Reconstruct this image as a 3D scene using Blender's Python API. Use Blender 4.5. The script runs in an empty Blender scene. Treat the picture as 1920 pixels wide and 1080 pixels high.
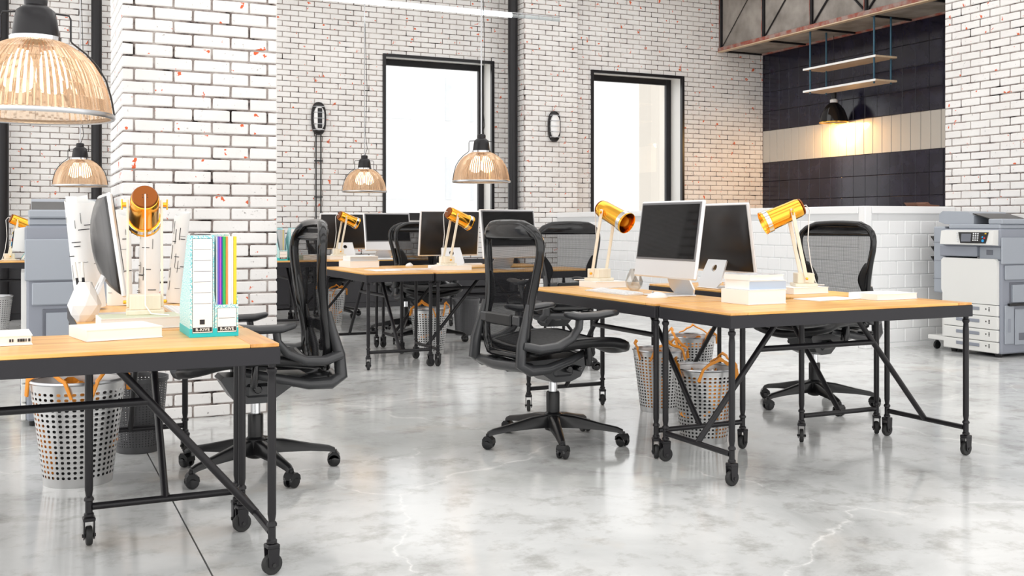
import bpy, math, random
from mathutils import Vector, Matrix
random.seed(7)
S = bpy.context.scene
COL = S.collection
PI = math.pi

# ------------------------------------------------------------------ camera
# the room's axes: X runs along the window wall, Y runs towards it; the camera stands at the origin at eye height
CAM_TURN = math.radians(25.093)          # the camera looks this far to the right of +Y
cam = bpy.data.cameras.new('camera'); camo = bpy.data.objects.new('camera', cam); COL.objects.link(camo)
camo.location = (0, 0, 1.1)
camo.rotation_euler = (PI/2, 0, -CAM_TURN)
cam.sensor_width = 36; cam.lens = 36*1947.9/1920
cam.shift_y = -(540-420.4)/1920
cam.clip_start = .05; cam.clip_end = 400
S.camera = camo

# ------------------------------------------------------------------ sky, light, exposure
W = bpy.data.worlds.new('sky'); S.world = W; W.use_nodes = True
bg = W.node_tree.nodes['Background']
bg.inputs[0].default_value = (1, .985, .965, 1); bg.inputs[1].default_value = 1.0
S.view_settings.view_transform = 'Standard'; S.view_settings.look = 'None'
S.view_settings.gamma = 1; S.view_settings.use_curve_mapping = False
S.view_settings.exposure = 1.0
S.cycles.use_denoising = True
S.cycles.max_bounces = 10; S.cycles.diffuse_bounces = 6; S.cycles.transparent_max_bounces = 24
S.cycles.sample_clamp_indirect = 6

# ------------------------------------------------------------------ materials
MATS = {}
def mat(name, col, rough=.5, metal=0, spec=.5, coat=0, emit=None, estr=0, alpha=1):
    m = bpy.data.materials.new(name); m.use_nodes = True
    b = m.node_tree.nodes['Principled BSDF']
    b.inputs['Base Color'].default_value = (*col, 1)
    b.inputs['Roughness'].default_value = rough
    b.inputs['Metallic'].default_value = metal
    b.inputs['Specular IOR Level'].default_value = spec
    b.inputs['Coat Weight'].default_value = coat
    if emit:
        b.inputs['Emission Color'].default_value = (*emit, 1); b.inputs['Emission Strength'].default_value = estr
    b.inputs['Alpha'].default_value = alpha
    MATS[name] = m; return m
def nd(m, typ, **kw):
    n = m.node_tree.nodes.new(typ)
    for k, v in kw.items():
        if k.startswith('i_'):
            key = k[2:].replace('_', ' ')
            n.inputs[int(key) if key.isdigit() else key].default_value = v
        else: setattr(n, k, v)
    return n
def ln(m, a, ao, b, bi): m.node_tree.links.new(a.outputs[ao], b.inputs[bi])
def ramp(m, stops, interp='LINEAR'):
    r = m.node_tree.nodes.new('ShaderNodeValToRGB'); e = r.color_ramp.elements; r.color_ramp.interpolation = interp
    while len(e) > len(stops): e.remove(e[-1])
    while len(e) < len(stops): e.new(1)
    for i, (p, c) in enumerate(stops):
        e[i].position = p; e[i].color = (*c, 1) if len(c) == 3 else c
    return r
def pos(m, scale=(1, 1, 1)):
    g = nd(m, 'ShaderNodeNewGeometry'); mp = nd(m, 'ShaderNodeMapping'); mp.inputs['Scale'].default_value = scale
    ln(m, g, 'Position', mp, 'Vector'); return mp
def mixc(m, fac, a, b, blend='MIX'):
    x = nd(m, 'ShaderNodeMix', data_type='RGBA', blend_type=blend)
    for sock, val in ((0, fac), (6, a), (7, b)):
        if isinstance(val, tuple): 
            if hasattr(val[0], 'outputs'): ln(m, val[0], val[1], x, sock)
            else: x.inputs[sock].default_value = (*val, 1)
        else: x.inputs[sock].default_value = val
    return x
def bsdf(m): return m.node_tree.nodes['Principled BSDF']
def noisy(name, c0, c1, scale=8, rough=.6, det=6, lo=.35, hi=.65, spec=.5, stretch=(1, 1, 1), bump=0):
    m = mat(name, c0, rough, spec=spec)
    p = pos(m, stretch); n = nd(m, 'ShaderNodeTexNoise', i_Scale=scale, i_Detail=det)
    ln(m, p, 0, n, 'Vector'); r = ramp(m, [(lo, c0), (hi, c1)]); ln(m, n, 'Fac', r, 0); ln(m, r, 0, bsdf(m), 'Base Color')
    if bump:
        b = nd(m, 'ShaderNodeBump', i_Strength=bump, i_Distance=.004); ln(m, n, 'Fac', b, 'Height'); ln(m, b, 0, bsdf(m), 'Normal')
    return m

def brick_paint():
    m = mat('white_brick_paint', (.86, .85, .84), .62, spec=.35)
    p = pos(m)
    big = nd(m, 'ShaderNodeTexNoise', i_Scale=2.6, i_Detail=3); ln(m, p, 0, big, 'Vector')
    base = ramp(m, [(.3, (.78, .76, .745)), (.7, (.87, .86, .85))]); ln(m, big, 'Fac', base, 0)
    n2 = nd(m, 'ShaderNodeTexNoise', i_Scale=46, i_Detail=4, i_Roughness=.6); ln(m, p, 0, n2, 'Vector')
    sp = ramp(m, [(.66, (0, 0, 0)), (.72, (1, 1, 1))]); ln(m, n2, 'Fac', sp, 0)
    c1 = mixc(m, (sp, 0), (base, 0), (.42, .40, .39))
    n3 = nd(m, 'ShaderNodeTexNoise', i_Scale=14, i_Detail=3, i_Roughness=.55); ln(m, p, 0, n3, 'Vector')
    rd = ramp(m, [(.675, (0, 0, 0)), (.69, (1, 1, 1))]); ln(m, n3, 'Fac', rd, 0)
    c2 = mixc(m, (rd, 0), (c1, 2), (.72, .13, .045)); ln(m, c2, 2, bsdf(m), 'Base Color')
    b = nd(m, 'ShaderNodeBump', i_Strength=.35, i_Distance=.004); ln(m, n2, 'Fac', b, 'Height'); ln(m, b, 0, bsdf(m), 'Normal')
    return m
brick_paint()
def mortar():
    m = mat('dark_mortar', (.3, .28, .27), .9, spec=.1)
    p = pos(m); n = nd(m, 'ShaderNodeTexNoise', i_Scale=7, i_Detail=6, i_Roughness=.65); ln(m, p, 0, n, 'Vector')
    r = ramp(m, [(.36, (.02, .015, .014)), (.45, (.24, .20, .185)), (.66, (.52, .48, .455))]); ln(m, n, 'Fac', r, 0); ln(m, r, 0, bsdf(m), 'Base Color')
mortar()
def concrete_floor():
    m = mat('polished_concrete', (.5, .5, .5), .2, spec=.5)
    p = pos(m)
    a = nd(m, 'ShaderNodeTexNoise', i_Scale=.9, i_Detail=9, i_Roughness=.62, i_Distortion=.6); ln(m, p, 0, a, 'Vector')
    base = ramp(m, [(.30, (.45, .455, .45)), (.46, (.62, .63, .63)), (.64, (.76, .77, .77))]); ln(m, a, 'Fac', base, 0)
    b_ = nd(m, 'ShaderNodeTexNoise', i_Scale=5.5, i_Detail=8, i_Roughness=.7); ln(m, p, 0, b_, 'Vector')
    st = ramp(m, [(.34, (.60, .585, .56)), (.50, (1, 1, 1))]); ln(m, b_, 'Fac', st, 0)
    c1 = mixc(m, .75, (base, 0), (st, 0), 'MULTIPLY')
    # greyer worn patches with ragged edges
    pn = nd(m, 'ShaderNodeTexNoise', i_Scale=.62, i_Detail=7, i_Roughness=.55, i_Distortion=.8); mp3 = pos(m); mp3.inputs['Location'].default_value = (3.1, 7.7, 0); ln(m, mp3, 0, pn, 'Vector')
    pr_ = ramp(m, [(.585, (0, 0, 0)), (.605, (.55, .55, .55))]); ln(m, pn, 'Fac', pr_, 0)
    c1 = mixc(m, (pr_, 0), (c1, 2), (.58, .595, .585))
    # warm rusty stains
    w = nd(m, 'ShaderNodeTexNoise', i_Scale=1.7, i_Detail=5); mp2 = pos(m, (1, 1, 1)); mp2.inputs['Location'].default_value = (9, 4, 2); ln(m, mp2, 0, w, 'Vector')
    ws = ramp(m, [(.62, (0, 0, 0)), (.78, (.6, .6, .6))]); ln(m, w, 'Fac', ws, 0)
    c2 = mixc(m, (ws, 0), (c1, 2), (.58, .48, .38))
    # fine pale cracks
    v = nd(m, 'ShaderNodeTexVoronoi', feature='DISTANCE_TO_EDGE', i_Scale=.55)
    ds = nd(m, 'ShaderNodeTexNoise', i_Scale=2.2, i_Detail=6); ln(m, p, 0, ds, 'Vector')
    add = nd(m, 'ShaderNodeVectorMath', operation='MULTIPLY_ADD'); add.inputs[1].default_value = (.55, .55, .0)
    ln(m, ds, 'Color', add, 0); ln(m, p, 0, add, 2); ln(m, add, 0, v, 'Vector')
    cr = ramp(m, [(0, (1, 1, 1)), (.0055, (0, 0, 0))]); ln(m, v, 'Distance', cr, 0)
    ck = ramp(m, [(.42, (0, 0, 0)), (.56, (.9, .9, .9))]); ln(m, b_, 'Fac', ck, 0)
    cm_ = mixc(m, 1.0, (cr, 0), (ck, 0), 'MULTIPLY')
    c3 = mixc(m, (cm_, 2), (c2, 2), (.86, .86, .85)); ln(m, c3, 2, bsdf(m), 'Base Color')
    rr = ramp(m, [(.3, (.06, .06, .06)), (.7, (.17, .17, .17))]); ln(m, a, 'Fac', rr, 0); ln(m, rr, 0, bsdf(m), 'Roughness')
    bm = nd(m, 'ShaderNodeBump', i_Strength=.05, i_Distance=.01); ln(m, b_, 'Fac', bm, 'Height'); ln(m, bm, 0, bsdf(m), 'Normal')
concrete_floor()
def wood(name, c0, c1, c2, axis=0, scale=1):
    m = mat(name, c1, .32, spec=.4)
    tc = nd(m, 'ShaderNodeTexCoord'); mp = nd(m, 'ShaderNodeMapping')
    mp.inputs['Scale'].default_value = (2*scale, 22*scale, 22*scale) if axis == 0 else (22*scale, 2*scale, 22*scale) if axis == 1 else (22*scale, 22*scale, 2*scale)
    ln(m, tc, 'Object', mp, 0)
    n = nd(m, 'ShaderNodeTexNoise', i_Scale=1.0, i_Detail=6, i_Roughness=.6, i_Distortion=.4); ln(m, mp, 0, n, 'Vector')
    r = ramp(m, [(.28, c0), (.5, c1), (.74, c2)]); ln(m, n, 'Fac', r, 0); ln(m, r, 0, bsdf(m), 'Base Color')
wood('oak_top', (.68, .31, .075), (.87, .48, .14), (.94, .61, .24), 0)
wood('oak_end', (.58, .26, .07), (.76, .39, .12), (.86, .52, .21), 1)
wood('pale_ash', (.78, .68, .52), (.86, .78, .63), (.92, .85, .72), 2, .8)
wood('shelf_wood', (.55, .40, .26), (.66, .50, .34), (.74, .59, .43), 1)
mat('black_steel', (.011, .010, .012), .34, 0, spec=.36)
mat('desk_frame_steel', (.024, .023, .027), .5, 0, spec=.3)
mat('black_plastic', (.008, .008, .009), .32, spec=.4)
mat('glossy_black', (.008, .008, .009), .12)
mat('arm_plastic', (.034, .035, .038), .30)
mat('rubber', (.02, .02, .02), .6)
mat('chrome', (.75, .76, .78), .12, 1)
mat('dull_chrome', (.55, .56, .58), .28, 1)
mat('perforated_steel', (.62, .62, .62), .32, .85)
mat('dark_mesh_steel', (.10, .10, .105), .45, .6)
mat('white_plastic', (.88, .88, .88), .35)
mat('aluminium', (.80, .81, .83), .30, .35)
mat('dark_alu', (.022, .020, .021), .30, .15, spec=.35)
mat('screen_glass', (.004, .004, .005), .05, spec=.22)
mat('screen_bezel', (.18, .18, .19), .3)
mat('paper', (.90, .90, .89), .7)
mat('page_edge', (.86, .85, .82), .85)
mat('ink', (.02, .02, .025), .6)
mat('pale_green_cover', (.62, .66, .50), .5)
mat('blue_cover', (.45, .55, .70), .5)
mat('grey_cover', (.50, .51, .52), .5)
mat('brass', (1.0, .50, .06), .16, 1)
mat('brass_dark', (.30, .09, .02), .35, .8)
mat('copier_grey', (.27, .29, .34), .45)
mat('copier_grey_pale', (.35, .38, .43), .45)
mat('copier_dark', (.15, .16, .19), .5)
mat('copier_white', (.76, .76, .74), .4)
mat('copier_black', (.012, .012, .013), .3)
mat('cyan_button', (.02, .35, .75), .4); mat('red_button', (.6, .03, .04), .4); mat('yellow_button', (.7, .45, .02), .4); mat('grey_button', (.7, .72, .74), .4)
mat('orange_plastic', (.90, .33, .03), .45)
mat('teal', (.01, .55, .61), .45)
mat('teal_pattern', (.5, .8, .82), .5)
def teal_pattern():
    m = MATS['teal_pattern']; p = pos(m); n = nd(m, 'ShaderNodeTexNoise', i_Scale=230, i_Detail=3); ln(m, p, 0, n, 'Vector')
    r = ramp(m, [(.42, (.14, .60, .66)), (.54, (.72, .86, .86))]); ln(m, n, 'Fac', r, 0); ln(m, r, 0, bsdf(m), 'Base Color')
teal_pattern()
for nm, c in dict(file_indigo=(.10, .08, .50), file_magenta=(.45, .06, .62), file_green=(.02, .45, .09), file_orange=(.85, .28, .06),
                  file_white=(.88, .88, .88), file_yellow=(.85, .62, .02), file_grey=(.12, .12, .13), file_blue=(.03, .10, .40)).items(): mat(nm, c, .35)
mat('white_tile', (.93, .935, .94), .10, spec=.5, coat=.2)
mat('tile_grout', (.70, .71, .72), .8)
noisy('navy_tile', (.008, .007, .017), (.018, .017, .036), 5, .16, lo=.3, hi=.7)
mat('cream_tile', (.50, .48, .44), .14)
mat('navy_grout', (.006, .006, .010), .7)
noisy('raw_concrete', (.20, .18, .16), (.36, .33, .30), 3.2, .8, det=8)
def red_oxide():
    m = noisy('red_oxide_steel', (.30, .075, .05), (.34, .24, .21), 9, .6, det=7, lo=.40, hi=.60)
red_oxide()
mat('blue_rod', (.035, .10, .15), .35, .4)
mat('white_reveal', (.80, .79, .76), .5)
mat('ceiling_white', (.80, .80, .79), .8)
mat('joint_grey', (.16, .16, .155), .9)
mat('dark_wainscot', (.025, .024, .028), .45)
mat('bulb', (1, .9, .75), .4, emit=(1, .86, .62), estr=3.2)
mat('warm_bulb', (1, .85, .6), .4, emit=(1, .70, .34), estr=14)
mat('tube_glow', (.95, 1, 1), .3, emit=(.92, 1, 1), estr=2.2)
mat('facade_pale', (.80, .80, .80), .8); mat('facade_beige', (.60, .555, .49), .8); mat('facade_window', (.66, .68, .70), .5)
mat('pavement_pale', (.85, .85, .85), .9)
noisy('fabric_dark', (.012, .012, .013), (.03, .03, .032), 60, .8)
def chair_mesh():
    m = bpy.data.materials.new('chair_mesh'); m.use_nodes = True; MATS['chair_mesh'] = m
    nt = m.node_tree; nt.nodes.clear()
    out = nd(m, 'ShaderNodeOutputMaterial'); mx = nd(m, 'ShaderNodeMixShader'); tr = nd(m, 'ShaderNodeBsdfTransparent'); df = nd(m, 'ShaderNodeBsdfDiffuse')
    df.inputs[0].default_value = (.018, .018, .02, 1)
    tc = nd(m, 'ShaderNodeTexCoord'); w1 = nd(m, 'ShaderNodeTexWave', bands_direction='Z', i_Scale=58); w2 = nd(m, 'ShaderNodeTexWave', bands_direction='Y', i_Scale=58)
    ln(m, tc, 'Object', w1, 0); ln(m, tc, 'Object', w2, 0)
    mu = nd(m, 'ShaderNodeMath', operation='MULTIPLY'); ln(m, w1, 'Fac', mu, 0); ln(m, w2, 'Fac', mu, 1)
    r = ramp(m, [(.12, (.78, .78, .78)), (.42, (.36, .36, .36))]); ln(m, mu, 0, r, 0)
    ln(m, r, 0, mx, 0); ln(m, tr, 0, mx, 1); ln(m, df, 0, mx, 2); ln(m, mx, 0, out, 0)
chair_mesh()
def amber_glass():
    m = bpy.data.materials.new('amber_glass'); m.use_nodes = True; MATS['amber_glass'] = m
    nt = m.node_tree; nt.nodes.clear()
    out = nd(m, 'ShaderNodeOutputMaterial'); gl = nd(m, 'ShaderNodeBsdfGlass'); tl = nd(m, 'ShaderNodeBsdfTranslucent')
    gl.inputs[0].default_value = (.989, .92, .84, 1); gl.inputs['Roughness'].default_value = .03; gl.inputs['IOR'].default_value = 1.42
    tl.inputs[0].default_value = (.94, .72, .54, 1)
    m1 = nd(m, 'ShaderNodeMixShader', i_0=.16); ln(m, gl, 0, m1, 1); ln(m, tl, 0, m1, 2); ln(m, m1, 0, out, 0)
amber_glass()
def clear_glass(name, tint, gloss=.08, rough=.02):
    m = bpy.data.materials.new(name); m.use_nodes = True; MATS[name] = m
    nt = m.node_tree; nt.nodes.clear()
    out = nd(m, 'ShaderNodeOutputMaterial'); tr = nd(m, 'ShaderNodeBsdfTransparent'); gl = nd(m, 'ShaderNodeBsdfGlossy')
    tr.inputs[0].default_value = (*tint, 1); gl.inputs['Roughness'].default_value = rough
    mx = nd(m, 'ShaderNodeMixShader', i_0=gloss); ln(m, tr, 0, mx, 1); ln(m, gl, 0, mx, 2); ln(m, mx, 0, out, 0)
clear_glass('window_glass', (.98, .99, 1))
clear_glass('vase_glass', (.93, .92, .90), .22, .1)

# ------------------------------------------------------------------ mesh building
class MB:
    def __init__(s): s.v = []; s.f = []
    def add(s, vs, fs, M=None):
        o = len(s.v)
        s.v += [tuple(M @ Vector(p)) for p in vs] if M is not None else [tuple(p) for p in vs]
        s.f += [tuple(i+o for i in f) for f in fs]; return s
    def box(s, lo, hi, bev=0, M=None):
        x0, y0, z0 = [min(a, b) for a, b in zip(lo, hi)]; x1, y1, z1 = [max(a, b) for a, b in zip(lo, hi)]
        b = min(bev, (x1-x0)*.49, (y1-y0)*.49, (z1-z0)*.49)
        if b <= 0:
            vs = [(x, y, z) for x in (x0, x1) for y in (y0, y1) for z in (z0, z1)]
            return s.add(vs, [(0, 1, 3, 2), (4, 6, 7, 5), (0, 4, 5, 1), (2, 3, 7, 6), (0, 2, 6, 4), (1, 5, 7, 3)], M)
        vs = []; idx = {}
        for ix, X in enumerate((x0, x1)):
            for iy, Y in enumerate((y0, y1)):
                for iz, Z in enumerate((z0, z1)):
                    sx, sy, sz = 1-2*ix, 1-2*iy, 1-2*iz
                    for a, p in (('x', (X, Y+sy*b, Z+sz*b)), ('y', (X+sx*b, Y, Z+sz*b)), ('z', (X+sx*b, Y+sy*b, Z))):
                        idx[ix, iy, iz, a] = len(vs); vs.append(p)
        fs = []
        g = lambda x, y, z, a: idx[x, y, z, a]
        fs += [(g(0,0,0,'x'), g(0,0,1,'x'), g(0,1,1,'x'), g(0,1,0,'x')), (g(1,0,0,'x'), g(1,1,0,'x'), g(1,1,1,'x'), g(1,0,1,'x')),
               (g(0,0,0,'y'), g(1,0,0,'y'), g(1,0,1,'y'), g(0,0,1,'y')), (g(0,1,0,'y'), g(0,1,1,'y'), g(1,1,1,'y'), g(1,1,0,'y')),
               (g(0,0,0,'z'), g(0,1,0,'z'), g(1,1,0,'z'), g(1,0,0,'z')), (g(0,0,1,'z'), g(1,0,1,'z'), g(1,1,1,'z'), g(0,1,1,'z'))]
        for i in (0, 1):
            for j in (0, 1):
                fs.append((g(0,i,j,'y'), g(1,i,j,'y'), g(1,i,j,'z'), g(0,i,j,'z')) if i ^ j else (g(0,i,j,'z'), g(1,i,j,'z'), g(1,i,j,'y'), g(0,i,j,'y')))
                fs.append((g(i,0,j,'z'), g(i,1,j,'z'), g(i,1,j,'x'), g(i,0,j,'x')) if i ^ j else (g(i,0,j,'x'), g(i,1,j,'x'), g(i,1,j,'z'), g(i,0,j,'z')))
                fs.append((g(i,j,0,'x'), g(i,j,1,'x'), g(i,j,1,'y'), g(i,j,0,'y')) if i ^ j else (g(i,j,0,'y'), g(i,j,1,'y'), g(i,j,1,'x'), g(i,j,0,'x')))
                for k in (0, 1):
                    t = (g(i,j,k,'x'), g(i,j,k,'y'), g(i,j,k,'z')); fs.append(t if (i+j+k) % 2 else t[::-1])
        return s.add(vs, fs, M)
    def ring_loft(s, rings, closed=False, caps=True):
        n = len(rings[0]); o = len(s.v)
        for r in rings: s.v += [tuple(p) for p in r]
        k = len(rings)
        for i in range(k if closed else k-1):
            a = o+i*n; b = o+((i+1) % k)*n
            for j in range(n): s.f.append((a+j, a+(j+1) % n, b+(j+1) % n, b+j))
        if caps and not closed:
            s.f.append(tuple(o+j for j in range(n))[::-1]); s.f.append(tuple(o+(k-1)*n+j for j in range(n)))
        return s
    def tube(s, pts, r, n=10, closed=False, flat=1.0, up=None, caps=True):
        P = [Vector(p) for p in pts]; k = len(P)
        R = r if isinstance(r, (list, tuple)) else [r]*k
        rings = []; nrm = None
        for i in range(k):
            if closed: t = (P[(i+1) % k]-P[i-1])
            else: t = P[min(i+1, k-1)]-P[max(i-1, 0)]
            t.normalize()
            if up is not None: nrm = Vector(up)-t*t.dot(Vector(up))
            elif nrm is None:
                a = Vector((0, 0, 1)) if abs(t.z) < .9 else Vector((1, 0, 0)); nrm = a-t*t.dot(a)
            else: nrm = nrm-t*t.dot(nrm)
            nrm.normalize(); bn = t.cross(nrm)
            rings.append([P[i]+(nrm*math.cos(2*PI*j/n)*flat+bn*math.sin(2*PI*j/n))*R[i] for j in range(n)])
        return s.ring_loft(rings, closed, caps)
    def lathe(s, prof, n=24, M=None, closed=False, rib=0):
        o = len(s.v); k = len(prof)
        for (r, z) in prof:
            for j in range(n):
                rr = r*(1+(rib if j % 2 else -rib)); p = Vector((rr*math.cos(2*PI*j/n), rr*math.sin(2*PI*j/n), z))
                s.v.append(tuple(M @ p) if M is not None else tuple(p))
        for i in range(k if closed else k-1):
            a = o+i*n; b = o+((i+1) % k)*n
            for j in range(n): s.f.append((a+j, a+(j+1) % n, b+(j+1) % n, b+j))
        return s
    def solid(s, prof, n=24, M=None):
        o = len(s.v); s.lathe(prof, n, M); k = len(prof)
        s.f.append(tuple(o+j for j in range(n))[::-1]); s.f.append(tuple(o+(k-1)*n+j for j in range(n))); return s
    def prism(s, poly, t0, t1, plane='xz', M=None):
        def P(a, b, t): return {'xz': (a, t, b), 'yz': (t, a, b), 'xy': (a, b, t)}[plane]
        n = len(poly); vs = [P(a, b, t0) for a, b in poly]+[P(a, b, t1) for a, b in poly]
        fs = [tuple(range(n))[::-1], tuple(range(n, 2*n))]+[(i, (i+1) % n, n+(i+1) % n, n+i) for i in range(n)]
        return s.add(vs, fs, M)
    def sheet(s, fn, nu, nv, closed_u=False):
        o = len(s.v)
        for i in range(nu+1):
            for j in range(nv+1): s.v.append(tuple(fn(i/nu, j/nv)))
        for i in range(nu):
            for j in range(nv):
                a = o+i*(nv+1)+j; s.f.append((a, a+nv+1, a+nv+2, a+1))
        return s
    def mesh(s, name, m, smooth=35):
        me = bpy.data.meshes.new(name); me.from_pydata(s.v, [], s.f)
        if smooth:
            me.shade_smooth(); me.set_sharp_from_angle(angle=math.radians(smooth))
        if m: me.materials.append(MATS[m])
        me.update(); return me
    def build(s, name, m, parent=None, smooth=35, label=None, thick=0):
        o = bpy.data.objects.new(name, s.mesh(name, m, smooth)); COL.objects.link(o)
        if parent: o.parent = parent
        if label: o['label'] = label
        if thick:
            md = o.modifiers.new('thickness', 'SOLIDIFY'); md.thickness = thick; md.offset = 0
        return o
def TR(x=0, y=0, z=0, rz=0, ry=0, rx=0):
    return Matrix.Translation((x, y, z)) @ Matrix.Rotation(rz, 4, 'Z') @ Matrix.Rotation(ry, 4, 'Y') @ Matrix.Rotation(rx, 4, 'X')
def tag(o, label=None, cat=None, group=None, kind=None):
    if label: o['label'] = label
    if cat: o['category'] = cat
    if group: o['group'] = group
    if kind: o['kind'] = kind
    return o
def thing(name, label, cat, loc=(0, 0, 0), rz=0, group=None):
    o = bpy.data.objects.new(name, None); COL.objects.link(o); o.empty_display_size = .1
    o.location = loc; o.rotation_euler = (0, 0, rz); return tag(o, label, cat, group)
KIDS = {}
def kids(o): return [c for c in bpy.data.objects if c.parent == o]
def copy_tree(o, parent=None):
    c = o.copy(); COL.objects.link(c); c.parent = parent
    for ch in list(o.children): copy_tree(ch, c)
    return c
def dup(o, loc, rz, label, scale=None):
    c = copy_tree(o); c.location = loc; c.rotation_euler = (0, 0, rz); c['label'] = label
    if scale: c.scale = (scale,)*3
    return c
def struct(o, label): return tag(o, label, kind='structure')
FPX, CT, ST = 1947.9, math.cos(CAM_TURN), math.sin(CAM_TURN)
def size_in_view(x, y, z):
    """how large a piece at this spot shows in the photograph, 0 when outside the frame (used to choose which pieces are single objects)"""
    d = x*ST+y*CT
    if d < .5: return 0
    u = 960+FPX*(x*CT-y*ST)/d; v = 420.4-FPX*(z-1.1)/d
    return FPX/d if -20 < u < 1940 and -20 < v < 1100 else 0

# ------------------------------------------------------------------ brick and tile faces
COURSE, MODULE = .0702, .210
def piece_mesh(name, m, sx, sz, proud=.0065, back=.014, bev=.004, jit=0):
    b = MB().box((-sx/2, -proud, -sz/2), (sx/2, back, sz/2), bev)
    if jit: b.v = [(x+random.uniform(-jit, jit), y+random.uniform(-jit, jit)*.6, z+random.uniform(-jit, jit)) for x, y, z in b.v]
    return b
BRICKS = [piece_mesh('brick', None, MODULE-.011, COURSE-.0105, bev=.0045, jit=.0016) for _ in range(5)]
BRICK_ME = [b.mesh('brick', 'white_brick_paint', 30) for b in BRICKS]
ROT = {'-y': 0, '-x': -PI/2, '+x': PI/2}
def face_point(face, plane, a, z): return (a, plane, z) if face == '-y' else (plane, a, z)
def spread(parent, face, plane, items, variants, meshes, unit, name, rest_name, rest_mat, limit=300):
    """items: (a, z, length) of each piece; the ones that show largest become objects, the rest one joined part"""
    scored = []
    for it in items:
        x, y, z = face_point(face, plane, it[0], it[1]); scored.append((size_in_view(x, y, z) if z > .55 or limit > 900 else 0, it))
    scored.sort(key=lambda q: -q[0])
    rest = MB(); n = 0
    for sc, (a, z, w) in scored:
        p = face_point(face, plane, a, z); k = random.randrange(len(meshes))
        if sc > 0 and n < limit:
            o = bpy.data.objects.new(name, meshes[k]); COL.objects.link(o); o.parent = parent
            o.location = p; o.rotation_euler = (0, 0, ROT[face]); o.scale = (w/unit, 1, 1); n += 1
        else:
            M = Matrix.Translation(p) @ Matrix.Rotation(ROT[face], 4, 'Z') @ Matrix.Diagonal((w/unit, 1, 1, 1))
            rest.add(variants[k].v, variants[k].f, M)
    if rest.v: tag(rest.build(rest_name, rest_mat, parent, 30), kind='stuff')
def courses(a0, a1, z0, z1, holes=(), course=COURSE, module=MODULE, gap=.011, shift=0, zphase=0, bond=.5):
    out = []; k = 0; z = z0+course/2
    while z < z1-.01:
        off = (module*bond if k % 2 else 0)+shift
        a = a0-module+off % module
        while a < a1:
            segs = [(max(a, a0), min(a+module, a1))]
            for (h0, h1, hz0, hz1) in holes:
                if hz0 < z < hz1:
                    nxt = []
                    for s0, s1 in segs:
                        if s1 <= h0 or s0 >= h1: nxt.append((s0, s1)); continue
                        if s0 < h0: nxt.append((s0, h0))
                        if s1 > h1: nxt.append((h1, s1))
                    segs = nxt
            for s0, s1 in segs:
                if s1-s0 > .03: out.append(((s0+s1)/2, z, s1-s0-gap))
            a += module
        z += course; k += 1
    return out
def slab_with_holes(face, plane, thick, a0, a1, z0, z1, holes):
    """a wall as boxes around its openings"""
    b = MB(); cuts = sorted({a0, a1, *[h[0] for h in holes], *[h[1] for h in holes]})
    sgn = -1 if face == '+x' else 1
    for c0, c1 in zip(cuts, cuts[1:]):
        zs = [(z0, z1)]
        for h in holes:
            if h[0] <= c0 and c1 <= h[1]: zs = [(z0, h[2]), (h[3], z1)]
        for q0, q1 in zs:
            if face == '-y': b.box((c0, plane, q0), (c1, plane+thick, q1))
            else: b.box((plane, c0, q0), (plane+sgn*thick, c1, q1))
    return b
def brick_wall(name, label, face, plane, a0, a1, z1, thick, holes=(), shift=0, limit=300, z0=0):
    w = struct(slab_with_holes(face, plane, thick, a0, a1, z0, z1, holes).build(name, 'dark_mortar', None, 0), label)
    spread(w, face, plane, courses(a0, a1, z0, z1, holes, shift=shift), BRICKS, BRICK_ME, MODULE-.011, 'brick', 'brickwork', 'white_brick_paint', limit)
    return w

# ------------------------------------------------------------------ floor and ceiling
CEIL = 4.75
fl = struct(MB().box((-4, -3, -.12), (11, 14, -.02)).build('floor', 'joint_grey', None, 0), 'polished pale grey concrete floor with hairline cracks and stains')
for (x0, x1) in ((-4, .527), (.533, 11)):
    for (y0, y1) in ((-3, 6.397), (6.403, 14)):
        MB().box((x0, y0, -.03), (x1, y1, 0)).build('slab', 'polished_concrete', fl, 0)
SKY = [(-1.5, 9.0, 0.2, 2.4), (-1.5, 9.0, 3.4, 5.6), (-1.5, 9.0, 6.6, 8.8), (-1.5, 9.0, 9.8, 12.0)]  # unseen roof openings, added so that sky light fills the room
cb = MB(); ys = [-3.0]
for s in SKY: ys += [s[2], s[3]]
ys.append(14.0)
for i in range(0, len(ys), 2): cb.box((-4, ys[i], CEIL), (11, ys[i+1], CEIL+.2))
for (x0, x1, y0, y1) in SKY:
    cb.box((-4, y0, CEIL), (x0, y1, CEIL+.2)); cb.box((x1, y0, CEIL), (11, y1, CEIL+.2))
struct(cb.build('ceiling', 'ceiling_white', None, 0), 'white ceiling above the picture, with long openings added to let in sky light')

# ------------------------------------------------------------------ walls
YB, YP, Y2 = 13.35, 12.85, 12.95            # window wall, pilaster front, second window wall
W1 = (4.341, 5.962, 1.16, 3.385); W2 = (7.308, 8.884, 1.16, 3.30)
brick_wall('wall_back', 'white painted brick wall around the first tall window', '-y', YB, -4.0, 6.2, CEIL, .45, [W1], shift=.06)
pil = brick_wall('wall_pilaster', 'white brick pilaster between the two tall windows', '-y', YP, 6.195, 7.04, CEIL, .5, shift=.02)
spread(pil, '-x', 6.195, courses(YP, YB, 0, CEIL, shift=.1), BRICKS, BRICK_ME, MODULE-.011, 'brick', 'brickwork', 'white_brick_paint', 120)
brick_wall('wall_kitchen_window', 'white brick wall with the second tall window beside the dark tiled kitchen', '-y', Y2, 7.04, 10.36, CEIL, .45, [W2], shift=.13)
pier = brick_wall('wall_right', 'white painted brick wall behind the copier by the kitchen', '-x', 7.80, 1.5, 7.09, CEIL, .3, shift=.05)

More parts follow.
